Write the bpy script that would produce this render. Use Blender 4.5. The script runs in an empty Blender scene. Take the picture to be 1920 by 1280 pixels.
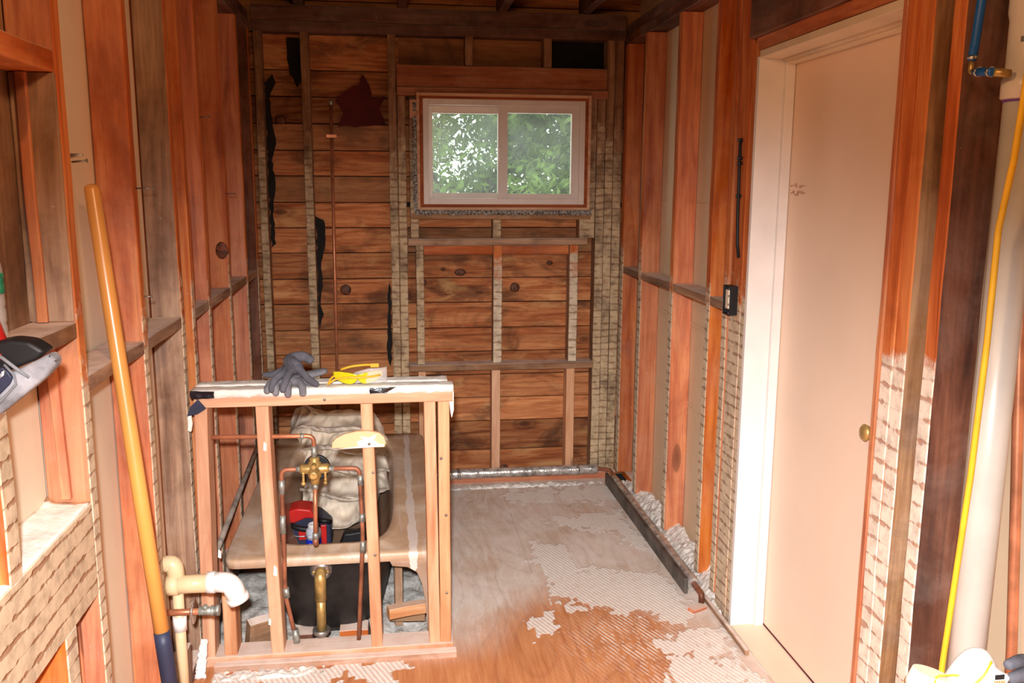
import bpy, bmesh, math, random
from mathutils import Vector, Matrix, noise
random.seed(7)
S = bpy.context.scene
COL = S.collection

# ------------------------------------------------------------------ camera, world, lights, exposure
cam_d = bpy.data.cameras.new('camera'); cam_d.sensor_width = 36.0; cam_d.lens = 36.0*1641.7/1920
cam_d.clip_start = 0.05
cam = bpy.data.objects.new('camera', cam_d); COL.objects.link(cam)
_p, _y, _r = -.17481, .13648, .00521
_f = Vector((math.sin(_y)*math.cos(_p), math.cos(_y)*math.cos(_p), math.sin(_p)))
_rt = Vector((math.cos(_y), -math.sin(_y), 0)); _up = _rt.cross(_f)
_c, _s = math.cos(_r), math.sin(_r)
_rt, _up = _c*_rt + _s*_up, -_s*_rt + _c*_up
cam.matrix_world = Matrix(((_rt.x, _up.x, -_f.x, 0), (_rt.y, _up.y, -_f.y, 0), (_rt.z, _up.z, -_f.z, 1.594), (0, 0, 0, 1)))
S.camera = cam

S.view_settings.view_transform = 'Standard'; S.view_settings.look = 'None'
S.view_settings.gamma = 1.0; S.view_settings.use_curve_mapping = False
S.view_settings.exposure = 0.0

W = bpy.data.worlds.new('sky'); S.world = W; W.use_nodes = True
W.node_tree.nodes['Background'].inputs[0].default_value = (1.0, .98, .93, 1)
W.node_tree.nodes['Background'].inputs[1].default_value = 3.2

def light(name, typ, loc, power, color, target=None, **kw):
    d = bpy.data.lights.new(name, typ); d.energy = power; d.color = color
    for k, v in kw.items(): setattr(d, k, v)
    o = bpy.data.objects.new(name, d); COL.objects.link(o); o.location = loc
    if target is not None:
        o.rotation_euler = (Vector(target)-Vector(loc)).to_track_quat('-Z', 'Y').to_euler()
    return o
# the photographer's flash, just above the lens, thrown low
light('flash', 'SPOT', (-.03, -.05, 1.72), 620, (.985, .985, 1.0), (.42, 3.0, -.60), spot_size=math.radians(87), spot_blend=1.0, shadow_soft_size=.03)
# warm bulb hanging in the room behind the photographer
light('warm_bulb', 'POINT', (-.05, .92, 2.2), 25, (1.0, .54, .24), shadow_soft_size=.06)
light('warm_fill', 'AREA', (.2, .2, 2.3), 7, (1.0, .62, .36), (.3, 1.8, .3), shape='DISK', size=.5)  # added dim warm fill for the ambient level, not a known lamp

# ------------------------------------------------------------------ helpers
WP = {}
def setp(o, label=None, cat=None, group=None, kind=None):
    if label: o['label'] = label
    if cat: o['category'] = cat
    if group: o['group'] = group
    if kind: o['kind'] = kind
    return o

def empty(name, loc, label=None, cat=None, group=None):
    o = bpy.data.objects.new(name, None); COL.objects.link(o); o.location = loc; o.empty_display_size = .05
    WP[o.name] = Vector(loc)
    return setp(o, label, cat, group)

class MB:
    def __init__(s): s.bm = bmesh.new()
    def box(s, x0, x1, y0, y1, z0, z1, mi=0, bev=0.0, j=0.0):
        vs = [s.bm.verts.new((x+random.uniform(-j, j), y+random.uniform(-j, j), z+random.uniform(-j, j))) for x in (x0, x1) for y in (y0, y1) for z in (z0, z1)]
        fs = [(0,1,3,2), (4,6,7,5), (0,4,5,1), (2,3,7,6), (0,2,6,4), (1,5,7,3)]
        nf = [s.bm.faces.new([vs[i] for i in f]) for f in fs]
        for f in nf: f.material_index = mi
        if bev:
            es = list({e for f in nf for e in f.edges})
            r = bmesh.ops.bevel(s.bm, geom=es, offset=bev, segments=2, affect='EDGES', profile=.5)
            for f in r['faces']: f.material_index = mi
        return nf
    def beam(s, ax, x0, x1, y0, y1, z0, z1, face=None, jit=.0012, ch=.0025, lean=(0, 0, 0), seg=None):
        """sawn timber: long axis ax; chamfered section swept in segments; face = normal axis of the face that gets slot 1"""
        lo = [x0, y0, z0]; hi = [x1, y1, z1]; a = 'xyz'.index(ax); u, v = [i for i in range(3) if i != a]
        L = hi[a]-lo[a]; n = seg or max(2, int(L/.12)); rings = []
        for k in range(n+1):
            t = k/n
            ju, jv = random.uniform(-jit, jit), random.uniform(-jit, jit)
            U0, U1, V0, V1 = lo[u]+ju, hi[u]+ju, lo[v]+jv, hi[v]+jv
            c = ch
            sec = [(U0+c, V0), (U1-c, V0), (U1, V0+c), (U1, V1-c), (U1-c, V1), (U0+c, V1), (U0, V1-c), (U0, V0+c)]
            ring = []
            for (p, q) in sec:
                co = [0, 0, 0]; co[a] = lo[a]+L*t; co[u] = p+lean[u]*t; co[v] = q+lean[v]*t
                ring.append(s.bm.verts.new(co))
            rings.append(ring)
        new = []
        for k in range(n):
            for i in range(8):
                new.append(s.bm.faces.new((rings[k][i], rings[k][(i+1) % 8], rings[k+1][(i+1) % 8], rings[k+1][i])))
        new.append(s.bm.faces.new(rings[0][::-1])); new.append(s.bm.faces.new(rings[-1]))
        bmesh.ops.recalc_face_normals(s.bm, faces=new)
        if face:
            sg = -1 if face[0] == '-' else 1; fa = 'xyz'.index(face[1])
            for f in new:
                if f.normal[fa]*sg > .5: f.material_index = 1
        return new
    def tube(s, pts, r, n=14, mi=0, caps=True, rs=None):
        pts = [Vector(p) for p in pts]; rings = []; up = None
        for i, p in enumerate(pts):
            if i == 0: t = pts[1]-p
            elif i == len(pts)-1: t = p-pts[-2]
            else: t = (pts[i+1]-p).normalized()+(p-pts[i-1]).normalized()
            t.normalize()
            if up is None: up = t.orthogonal().normalized()
            up = (up-t*up.dot(t)).normalized(); w = t.cross(up)
            rr = rs[i] if rs else r
            rings.append([s.bm.verts.new(p+(up*math.cos(2*math.pi*k/n)+w*math.sin(2*math.pi*k/n))*rr) for k in range(n)])
        fs = []
        for a, b in zip(rings, rings[1:]):
            for k in range(n): fs.append(s.bm.faces.new((a[k], a[(k+1) % n], b[(k+1) % n], b[k])))
        for f in fs: f.smooth = True
        if caps: fs += [s.bm.faces.new(rings[0][::-1]), s.bm.faces.new(rings[-1])]
        for f in fs: f.material_index = mi
        return fs
    def prism(s, poly, a, b, ax='y', mi=0, bev=0.0):
        """poly in the plane across ax, extruded from a to b"""
        def co(p, t):
            return {'y': (p[0], t, p[1]), 'x': (t, p[0], p[1]), 'z': (p[0], p[1], t)}[ax]
        A = [s.bm.verts.new(co(p, a)) for p in poly]; B = [s.bm.verts.new(co(p, b)) for p in poly]
        n = len(poly); fs = [s.bm.faces.new(A), s.bm.faces.new(B[::-1])]
        for i in range(n): fs.append(s.bm.faces.new((A[i], B[i], B[(i+1) % n], A[(i+1) % n])))
        bmesh.ops.recalc_face_normals(s.bm, faces=fs)
        for f in fs: f.material_index = mi
        if bev:
            es = list({e for f in fs for e in f.edges})
            r = bmesh.ops.bevel(s.bm, geom=es, offset=bev, segments=3, affect='EDGES', profile=.5)
            for f in r['faces']: f.material_index = mi; f.smooth = True
        return fs
    def lathe(s, prof, c, ax='z', n=24, mi=0):
        rings = []
        for (r, h) in prof:
            ring = []
            for k in range(n):
                a = 2*math.pi*k/n; u, v = r*math.cos(a), r*math.sin(a)
                co = {'z': (u, v, h), 'x': (h, u, v), 'y': (u, h, v)}[ax]
                ring.append(s.bm.verts.new((c[0]+co[0], c[1]+co[1], c[2]+co[2])))
            rings.append(ring)
        fs = []
        for a, b in zip(rings, rings[1:]):
            for k in range(n): fs.append(s.bm.faces.new((a[k], a[(k+1) % n], b[(k+1) % n], b[k])))
        for f in fs: f.smooth = True
        fs += [s.bm.faces.new(rings[0][::-1]), s.bm.faces.new(rings[-1])]
        bmesh.ops.recalc_face_normals(s.bm, faces=fs)
        for f in fs: f.material_index = mi
    def grid(s, P, mi=0, smooth=True, closed_u=False):
        V = [[s.bm.verts.new(p) for p in row] for row in P]
        for i in range(len(V)-1):
            m = len(V[i])
            for k in range(m if closed_u else m-1):
                f = s.bm.faces.new((V[i][k], V[i][(k+1) % m], V[i+1][(k+1) % m], V[i+1][k])); f.smooth = smooth; f.material_index = mi
        return V
    def rough(s, amp, sc=20, keep=None):
        for v in s.bm.verts:
            if keep and keep(v.co): continue
            d = noise.noise_vector(v.co*sc)*amp; v.co += d
    def build(s, name, mats, parent=None, label=None, cat=None, group=None, kind=None, origin=None):
        bm = s.bm
        if not isinstance(mats, (list, tuple)): mats = [mats]
        xs = [v.co.x for v in bm.verts]; ys = [v.co.y for v in bm.verts]; zs = [v.co.z for v in bm.verts]
        o3 = Vector(origin) if origin else Vector(((min(xs)+max(xs))/2, (min(ys)+max(ys))/2, min(zs)))
        bmesh.ops.translate(bm, verts=bm.verts, vec=-o3)
        me = bpy.data.meshes.new(name); bm.to_mesh(me); bm.free()
        for m in mats: me.materials.append(m)
        o = bpy.data.objects.new(name, me); COL.objects.link(o)
        if parent is not None:
            o.parent = parent; o.location = o3-WP[parent.name]
        else: o.location = o3
        WP[o.name] = o3
        return setp(o, label, cat, group, kind)

def arc(c, r, a0, a1, n, plane='xz'):
    out = []
    for k in range(n+1):
        a = math.radians(a0+(a1-a0)*k/n); u, v = r*math.cos(a), r*math.sin(a)
        out.append({'xz': (c[0]+u, c[1], c[2]+v), 'yz': (c[0], c[1]+u, c[2]+v), 'xy': (c[0]+u, c[1]+v, c[2])}[plane])
    return out

def bend(pts, r=.025, n=5):
    """round the corners of a polyline"""
    pts = [Vector(p) for p in pts]; out = [pts[0]]
    for i in range(1, len(pts)-1):
        a = (pts[i-1]-pts[i]); b = (pts[i+1]-pts[i]); rr = min(r, a.length*.45, b.length*.45)
        A = pts[i]+a.normalized()*rr; B = pts[i]+b.normalized()*rr
        for k in range(n+1):
            t = k/n; out.append(A*(1-t)**2+pts[i]*2*t*(1-t)+B*t*t)
    out.append(pts[-1]); return out

# ------------------------------------------------------------------ materials
def srgb(r, g, b):
    f = lambda c: (c/255/12.92) if c/255 <= .04045 else ((c/255+.055)/1.055)**2.4
    return (f(r), f(g), f(b), 1)

class NT:
    def __init__(s, name):
        s.m = bpy.data.materials.new(name); s.m.use_nodes = True; s.t = s.m.node_tree; s.b = s.t.nodes['Principled BSDF']
    def n(s, typ, **kw):
        n = s.t.nodes.new(typ)
        for k, v in kw.items():
            if k.startswith('i_'):
                key = k[2:]; n.inputs[int(key) if key.isdigit() else key].default_value = v
            else: setattr(n, k, v)
        return n
    def l(s, a, b): s.t.links.new(a, b)
    def math(s, op, a, b=None, c=None, clamp=False):
        n = s.n('ShaderNodeMath', operation=op); n.use_clamp = clamp
        for i, x in enumerate((a, b, c)):
            if x is None: continue
            if isinstance(x, (int, float)): n.inputs[i].default_value = x
            else: s.l(x, n.inputs[i])
        return n.outputs[0]
    def mix(s, f, a, b, blend='MIX'):
        n = s.n('ShaderNodeMix', data_type='RGBA', blend_type=blend)
        for sock, x in ((n.inputs[0], f), (n.inputs[6], a), (n.inputs[7], b)):
            if isinstance(x, (int, float)): sock.default_value = x
            elif isinstance(x, tuple): sock.default_value = x
            else: s.l(x, sock)
        return n.outputs[2]
    def ramp(s, f, stops, interp='LINEAR'):
        n = s.n('ShaderNodeValToRGB'); cr = n.color_ramp; cr.interpolation = interp
        while len(cr.elements) < len(stops): cr.elements.new(.5)
        for e, (p, c) in zip(cr.elements, stops):
            e.position = p; e.color = c if isinstance(c, tuple) else (c, c, c, 1)
        s.l(f, n.inputs[0]); return n.outputs[0]
    def noise(s, vec, scale, detail=4, rough=.55, dist=0.0):
        n = s.n('ShaderNodeTexNoise'); n.inputs['Scale'].default_value = scale; n.inputs['Detail'].default_value = detail
        n.inputs['Roughness'].default_value = rough; n.inputs['Distortion'].default_value = dist
        if vec is not None: s.l(vec, n.inputs['Vector'])
        return n.outputs['Fac']
    def bump(s, h, strength=.3, dist=.002):
        n = s.n('ShaderNodeBump'); n.inputs['Strength'].default_value = strength; n.inputs['Distance'].default_value = dist
        s.l(h, n.inputs['Height']); s.l(n.outputs[0], s.b.inputs['Normal'])
    def vec(s, scale=(1, 1, 1), rnd=True, world=False):
        if world: src = s.n('ShaderNodeNewGeometry').outputs['Position']
        else: src = s.n('ShaderNodeTexCoord').outputs['Object']
        if rnd:
            oi = s.n('ShaderNodeObjectInfo'); k = s.math('MULTIPLY', oi.outputs['Random'], 37.0)
            va = s.n('ShaderNodeVectorMath', operation='ADD'); s.l(src, va.inputs[0]); s.l(k, va.inputs[1]); src = va.outputs[0]
        m = s.n('ShaderNodeMapping'); m.inputs['Scale'].default_value = scale; s.l(src, m.inputs[0]); return m.outputs[0]

def plain(name, col, rough=.6, metal=0.0, bump=0.0, bsc=60, var=.12, spec=.4, vsc=8):
    t = NT(name); v = t.vec((1, 1, 1))
    nz = t.noise(v, vsc, 5)
    d = tuple(c*(1-var*2) for c in col[:3])+(1,); li = tuple(min(1, c*(1+var)) for c in col[:3])+(1,)
    t.l(t.ramp(nz, [(.3, d), (.65, li)]), t.b.inputs['Base Color'])
    t.b.inputs['Roughness'].default_value = rough; t.b.inputs['Metallic'].default_value = metal
    t.b.inputs['Specular IOR Level'].default_value = spec
    if bump: t.bump(t.noise(v, bsc, 4), bump, .003)
    return t.m

DUST = srgb(236, 216, 202)
def wood_color(t, ax, base, dark, light, stain=.5, knots=True, sawn=False, ringmix=1.0):
    sc = {'x': (1, 9, 9), 'y': (9, 1, 9), 'z': (9, 9, 1)}[ax]
    v = t.vec(sc)
    g = t.noise(v, 1.6, 6, .6, .9)
    sc2 = {'x': (2, 70, 70), 'y': (70, 2, 70), 'z': (70, 70, 2)}[ax]
    fine = t.noise(t.vec(sc2), 1.0, 3, .6, .2)
    col = t.ramp(g, [(.30, dark), (.46, base), (.60, light), (.72, base)])
    col = t.mix(t.math('MULTIPLY', t.ramp(fine, [(.35, 1.0), (.6, 0.0)]), .38), col, dark)
    blot = t.noise(t.vec((1, 1, 1)), 3.2, 5, .65, .6)
    st = t.ramp(blot, [(.50, 0.0), (.68, 1.0)])
    col = t.mix(t.math('MULTIPLY', st, stain), col, (dark[0]*.45, dark[1]*.38, dark[2]*.34, 1))
    if knots:
        ks = {'x': (1.3, 4.2, 4.2), 'y': (4.2, 1.3, 4.2), 'z': (4.2, 4.2, 1.3)}[ax]
        vo = t.n('ShaderNodeTexVoronoi'); vo.inputs['Scale'].default_value = 1.0; t.l(t.vec(ks), vo.inputs['Vector'])
        kf = t.ramp(vo.outputs['Distance'], [(.03, 1.0), (.085, .75), (.10, .15), (.2, 0.0)])
        col = t.mix(t.math('MULTIPLY', kf, .8), col, tuple(c*.35 for c in dark[:3])+(1,))
    return col, fine, g

def dusted(t, col, amt=1.0, dcol=DUST):
    gm = t.n('ShaderNodeNewGeometry'); sep = t.n('ShaderNodeSeparateXYZ'); t.l(gm.outputs['Normal'], sep.inputs[0])
    up = t.ramp(sep.outputs['Z'], [(.6, 0.0), (.85, 1.0)])
    nz = t.ramp(t.noise(t.vec((1, 1, 1)), 14, 5), [(.3, .55), (.55, 1.0)])
    return t.mix(t.math('MULTIPLY', t.math('MULTIPLY', up, nz), amt), col, dcol)

def wood(name, ax, base, dark, light, stain=.5, rough=.72, hv=.16, dust=1.0, film=0.0, knots=True):
    t = NT(name)
    col, fine, g = wood_color(t, ax, base, dark, light, stain, knots)
    oi = t.n('ShaderNodeObjectInfo')
    hs = t.n('ShaderNodeHueSaturation'); t.l(col, hs.inputs['Color'])
    t.l(t.math('MULTIPLY_ADD', oi.outputs['Random'], hv*2, 1-hv), hs.inputs['Value'])
    r2 = t.math('FRACT', t.math('MULTIPLY', oi.outputs['Random'], 7.3))
    t.l(t.math('MULTIPLY_ADD', r2, .24, .86), hs.inputs['Saturation'])
    col = hs.outputs[0]
    if film:   # dry plaster dust wiped over the timber
        fz = t.ramp(t.noise(t.vec((1, 1, 1)), 4.5, 6, .7, .4), [(.42, 0.0), (.75, 1.0)])
        col = t.mix(t.math('MULTIPLY', fz, film), col, DUST)
    sp = t.ramp(t.noise(t.vec((1, 1, 1)), 46, 2), [(.74, 0.0), (.80, 1.0)])
    col = t.mix(t.math('MULTIPLY', sp, .35), col, srgb(225, 210, 195))
    t.l(dusted(t, col, dust), t.b.inputs['Base Color'])
    t.b.inputs['Roughness'].default_value = rough; t.b.inputs['Specular IOR Level'].default_value = .3
    t.bump(t.math('ADD', fine, g), .35, .002)
    return t.m

O_B, O_D, O_L = srgb(200, 108, 56), srgb(156, 74, 32), srgb(220, 138, 80)         # old fir, orange
B_B, B_D, B_L = srgb(176, 104, 60), srgb(124, 66, 34), srgb(206, 140, 90)          # sheathing boards
G_B, G_D, G_L = srgb(150, 110, 80), srgb(100, 70, 48), srgb(178, 140, 106)           # rough weathered brown
P_B, P_D, P_L = srgb(214, 154, 108), srgb(188, 122, 78), srgb(228, 178, 134)      # new pine
K_B, K_D, K_L = srgb(104, 62, 44), srgb(66, 38, 28), srgb(128, 80, 58)            # dark brown
def fam(nm, b, d, l, **kw): return {a: wood(nm+'_'+a, a, b, d, l, **kw) for a in 'xyz'}
ORANGE = fam('old_fir', O_B, O_D, O_L, stain=.30, film=.10)
BROWN = fam('weathered_fir', G_B, G_D, G_L, stain=.55, film=.15)
PINE = fam('new_pine', P_B, P_D, P_L, stain=.12, hv=.05, dust=.5)
DARKW = fam('dark_fir', K_B, K_D, K_L, stain=.6, film=.12)

def lath_face(name, z_on=(1.25, 1.5), cover=.75, base=O_B, dark=O_D, light=O_L, pl=srgb(208, 190, 160), pitch=.0385, ax='z', line=srgb(124, 78, 54), grime=0.0, lamt=.62):
    """face that carried lath: pale key plaster between brown lath lines"""
    t = NT(name)
    col, fine, g = wood_color(t, ax, base, dark, light, .3, False)
    gm = t.n('ShaderNodeNewGeometry'); sep = t.n('ShaderNodeSeparateXYZ'); t.l(gm.outputs['Position'], sep.inputs[0])
    v = t.vec((1, 1, 1))
    wob = t.noise(v, 4.5, 4, .55)
    zz = t.math('DIVIDE', t.math('ADD', sep.outputs['Z'], t.math('MULTIPLY', wob, .028)), pitch)
    fr = t.math('ABSOLUTE', t.math('SUBTRACT', t.math('FRACT', zz), .5))          # 0 on the line, .5 between lines
    lw = t.ramp(t.noise(v, 24, 3), [(.38, -.06), (.68, .22)])
    ln = t.math('MULTIPLY', t.math('SUBTRACT', lw, t.math('SUBTRACT', fr, .03)), 9.0, clamp=True)
    pn = t.noise(v, 9, 6, .68, .3)
    hz = t.n('ShaderNodeMapRange'); hz.inputs['From Min'].default_value = z_on[0]; hz.inputs['From Max'].default_value = z_on[1]
    hz.inputs['To Min'].default_value = cover; hz.inputs['To Max'].default_value = .06; t.l(sep.outputs['Z'], hz.inputs['Value'])
    thr = t.math('SUBTRACT', t.math('ADD', pn, hz.outputs[0]), .82)
    pm = t.math('MULTIPLY', thr, 6.0, clamp=True)
    pcol = t.ramp(t.noise(v, 26, 5, .65), [(.3, tuple(c*.6 for c in pl[:3])+(1,)), (.58, pl)])
    pcol = t.mix(t.math('MULTIPLY', ln, lamt), pcol, line)
    col = t.mix(t.math('MULTIPLY', t.math('MULTIPLY', ln, .35), hz.outputs[0]), col, line)
    col = t.mix(t.math('MULTIPLY', pm, .93), col, pcol)
    if grime:
        gr = t.ramp(t.noise(v, 5.5, 6, .7, .8), [(.48, 0.0), (.66, 1.0)])
        col = t.mix(t.math('MULTIPLY', gr, grime), col, srgb(66, 44, 32))
    t.l(dusted(t, col, .8), t.b.inputs['Base Color'])
    t.b.inputs['Roughness'].default_value = .85; t.b.inputs['Specular IOR Level'].default_value = .2
    t.bump(t.math('MULTIPLY', pm, t.math('SUBTRACT', 1.0, ln)), .8, .003)
    return t.m
LATH = lath_face('lath_marked_face', (1.0, 1.5), .66, pl=srgb(222, 206, 178))
LATH_LOW = lath_face('lath_marked_face_plastered', (1.12, 1.26), .74, pl=srgb(240, 228, 210), line=srgb(160, 96, 62), pitch=.05, lamt=.65)
LATH_BACK = lath_face('lath_marked_back', (1.6, 2.15), .56, base=G_B, dark=G_D, light=G_L, pl=srgb(206, 182, 146), grime=.6, pitch=.036, lamt=.6)
LATH_BEAM = lath_face('lath_marked_beam', (2.0, 2.2), .88, ax='y', pitch=.040, pl=srgb(216, 198, 168), line=srgb(146, 98, 68), lamt=.7)

def attr_col(t, name):
    a = t.n('ShaderNodeAttribute'); a.attribute_name = name; return a

def boards_mat():
    t = NT('sheathing_boards')
    a = attr_col(t, 'tone')      # per-board value
    src = t.n('ShaderNodeTexCoord').outputs['Object']
    va = t.n('ShaderNodeVectorMath', operation='ADD'); t.l(src, va.inputs[0])
    cx = t.n('ShaderNodeCombineXYZ'); t.l(t.math('MULTIPLY', a.outputs['Fac'], 31.0), cx.inputs[0]); t.l(t.math('MULTIPLY', a.outputs['Fac'], 17.0), cx.inputs[1])
    t.l(cx.outputs[0], va.inputs[1])
    def mp(sc):
        m = t.n('ShaderNodeMapping'); m.inputs['Scale'].default_value = sc; t.l(va.outputs[0], m.inputs[0]); return m.outputs[0]
    g = t.noise(mp((1.4, 9, 13)), 1.5, 6, .6, 1.6)
    fine = t.noise(mp((2.5, 60, 80)), 1, 3, .6, .2)
    col = t.ramp(g, [(.28, B_D), (.44, B_B), (.58, B_L), (.72, B_B)])
    col = t.mix(t.math('MULTIPLY', t.ramp(fine, [(.4, 1.0), (.6, 0.0)]), .35), col, B_D)
    st = t.ramp(t.noise(mp((1, 1, 1.8)), 2.6, 6, .65, .8), [(.50, 0.0), (.66, 1.0)])
    col = t.mix(t.math('MULTIPLY', st, .72), col, srgb(64, 38, 24))
    gz = t.ramp(t.noise(mp((1, 1, 2.5)), 4.4, 5, .6, .5), [(.56, 0.0), (.70, 1.0)])
    col = t.mix(t.math('MULTIPLY', gz, .5), col, srgb(214, 170, 112))
    vo = t.n('ShaderNodeTexVoronoi'); vo.inputs['Scale'].default_value = 1.0; t.l(mp((2.2, 2, 4.6)), vo.inputs['Vector'])
    kf = t.ramp(vo.outputs['Distance'], [(.03, 1.0), (.07, .75), (.09, .25), (.13, .5), (.2, 0.0)])
    col = t.mix(t.math('MULTIPLY', kf, .8), col, srgb(70, 36, 20))
    tn = t.math('FRACT', t.math('MULTIPLY', a.outputs['Fac'], 5.7))
    col = t.mix(t.math('MULTIPLY', t.ramp(tn, [(.5, 0.0), (1.0, 1.0)]), .45), col, srgb(168, 132, 92))
    hs = t.n('ShaderNodeHueSaturation'); t.l(col, hs.inputs['Color'])
    t.l(t.math('MULTIPLY_ADD', a.outputs['Fac'], .65, .62), hs.inputs['Value'])
    t.l(hs.outputs[0], t.b.inputs['Base Color']); t.b.inputs['Roughness'].default_value = .75
    t.b.inputs['Specular IOR Level'].default_value = .25
    t.bump(t.math('ADD', fine, g), .4, .003)
    return t.m
BOARDS = boards_mat()

def drywall_mat(name, base, keys=False):
    t = NT(name); v = t.vec((1, 1, 1), rnd=False)
    c = t.ramp(t.noise(v, 3, 5, .6), [(.3, tuple(x*.86 for x in base[:3])+(1,)), (.7, base)])
    sc = t.ramp(t.noise(t.vec((1, 1, 3), rnd=False), 22, 4), [(.66, 0.0), (.72, 1.0)])
    c = t.mix(t.math('MULTIPLY', sc, .3), c, srgb(225, 214, 200))
    t.l(c, t.b.inputs['Base Color']); t.b.inputs['Roughness'].default_value = .85; t.b.inputs['Specular IOR Level'].default_value = .2
    t.bump(t.noise(v, 90, 3), .12, .001); return t.m
DRY_L = drywall_mat('drywall_back', srgb(240, 222, 196))
DRY_R = drywall_mat('drywall_back_brown', srgb(232, 206, 172))

def floor_mat():
    t = NT('plywood_floor')
    m = attr_col(t, 'mortar'); d = attr_col(t, 'dust'); w = attr_col(t, 'sweep')
    v = t.vec((1, 1, 1), rnd=False)
    # cathedral grain: contours of a stretched noise
    big = t.noise(t.vec((1.9, .55, 1), rnd=False), 1.5, 2, .4, .3)
    rings = t.math('FRACT', t.math('MULTIPLY', big, 15.0))
    rg = t.ramp(rings, [(0.0, 1.0), (.16, .25), (.5, 0.0), (.9, .2), (1.0, 1.0)])
    fib = t.noise(t.vec((60, 4, 1), rnd=False), 1, 4, .6, .3)
    ply = t.ramp(fib, [(.3, srgb(190, 118, 72)), (.7, srgb(220, 154, 104))])
    ply = t.mix(t.math('MULTIPLY', rg, .26), ply, srgb(134, 74, 44))
    patch = t.ramp(t.noise(v, 2.6, 4, .6), [(.4, 0.0), (.7, 1.0)])
    ply = t.mix(t.math('MULTIPLY', patch, .3), ply, srgb(150, 90, 58))
    # dust film; the bare near zone also stands in for the flash shadow
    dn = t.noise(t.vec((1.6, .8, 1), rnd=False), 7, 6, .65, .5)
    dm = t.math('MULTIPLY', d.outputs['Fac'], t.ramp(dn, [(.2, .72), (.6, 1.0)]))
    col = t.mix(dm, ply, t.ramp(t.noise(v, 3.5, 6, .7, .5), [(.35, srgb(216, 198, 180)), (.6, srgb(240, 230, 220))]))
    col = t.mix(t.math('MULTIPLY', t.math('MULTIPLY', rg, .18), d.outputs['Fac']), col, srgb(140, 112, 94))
    # thinset: trowel ridges, scraped away in places
    wv = t.n('ShaderNodeTexWave', bands_direction='X'); wv.inputs['Scale'].default_value = 20; wv.inputs['Distortion'].default_value = 1.2
    wv.inputs['Detail'].default_value = 2; wv.inputs['Detail Scale'].default_value = 1.5
    mpn = t.n('ShaderNodeMapping'); mpn.inputs['Rotation'].default_value = (0, 0, math.radians(-24)); t.l(v, mpn.inputs[0]); t.l(mpn.outputs[0], wv.inputs[0])
    mo = t.noise(t.vec((2.2, .9, 1), rnd=False), 12, 6, .7, .6)
    mm = t.math('MULTIPLY', t.math('SUBTRACT', t.math('ADD', m.outputs['Fac'], mo), .76), 6.5, clamp=True)
    rid = t.ramp(wv.outputs['Fac'], [(.25, .62), (.6, 1.0)])
    mm2 = t.math('MULTIPLY', mm, t.math('MAXIMUM', rid, t.math('SUBTRACT', m.outputs['Fac'], .1)))
    sw = t.math('MULTIPLY', t.math('MULTIPLY', w.outputs['Fac'], t.ramp(wv.outputs['Fac'], [(.5, 0.0), (.8, 1.0)])), t.ramp(mo, [(.42, 0.0), (.56, 1.0)]))
    mcol = t.ramp(t.noise(v, 40, 4), [(.3, srgb(236, 226, 216)), (.7, srgb(250, 245, 238))])
    col = t.mix(t.math('MULTIPLY', sw, .8), col, mcol)
    col = t.mix(mm2, col, mcol)
    stk = t.ramp(t.noise(t.vec((14, 2.2, 1), rnd=False), 2.4, 6, .72, .8), [(.50, 0.0), (.62, 1.0)])
    col = t.mix(t.math('MULTIPLY', t.math('MULTIPLY', stk, .6), d.outputs['Fac']), col, srgb(240, 230, 220))
    spk = t.ramp(t.noise(v, 110, 2), [(.70, 0.0), (.74, 1.0)])
    col = t.mix(t.math('MULTIPLY', spk, .5), col, srgb(96, 70, 56))
    # sheet seam
    t.l(col, t.b.inputs['Base Color']); t.b.inputs['Roughness'].default_value = .7; t.b.inputs['Specular IOR Level'].default_value = .3
    t.bump(t.math('ADD', t.math('MULTIPLY', mm2, 1.0), t.math('MULTIPLY', fib, .2)), .7, .003)
    return t.m
FLOOR = floor_mat()

def rubble_mat(name, a=srgb(196, 184, 172), b=srgb(120, 108, 98)):
    t = NT(name); v = t.vec((1, 1, 1), rnd=False)
    c = t.ramp(t.noise(v, 28, 7, .75, .5), [(.3, b), (.6, a)])
    t.l(c, t.b.inputs['Base Color']); t.b.inputs['Roughness'].default_value = .95; t.bump(t.noise(v, 60, 5, .7), .8, .006); return t.m
RUBBLE = rubble_mat('plaster_rubble', srgb(244, 238, 230), srgb(184, 172, 160))
PIT = rubble_mat('crawlspace_dust', srgb(238, 232, 224), srgb(160, 150, 140))

WHITE = plain('white_vinyl', srgb(226, 214, 204), .45, var=.04)
PAINT = plain('white_trim_paint', srgb(238, 234, 230), .5, var=.03)
CREAM = plain('cream_trim_paint', srgb(232, 216, 190), .5, var=.04)
DOORP = plain('door_skin', srgb(242, 218, 196), .55, var=.03, vsc=2)
PVC = plain('aged_white_pvc', srgb(206, 200, 190), .35, var=.06, spec=.5, vsc=5)
PVCY = plain('yellowed_pvc', srgb(226, 200, 158), .38, var=.06)
PVCW = plain('white_pvc_fitting', srgb(238, 236, 232), .35, var=.02)
COPPER = plain('copper', srgb(206, 136, 100), .40, .5, var=.2, vsc=14)
COPPER_D = plain('dull_copper', srgb(168, 108, 80), .5, .35, var=.3, vsc=14)
SOLDER = plain('solder_grey', srgb(164, 168, 160), .5, .6, var=.25, vsc=60)
BRASS = plain('brass', srgb(200, 168, 104), .40, .6, var=.22, vsc=30)
STEEL = plain('galvanised_steel', srgb(150, 146, 140), .4, .75, var=.35, vsc=26)
CHROME = plain('chrome', srgb(205, 205, 205), .22, .9, var=.1)
FOIL = plain('foil_duct', srgb(206, 202, 196), .30, .6, bump=.7, bsc=70, var=.3, vsc=30)
BLACK = plain('black_plastic', srgb(30, 30, 32), .5, var=.2)
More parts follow.
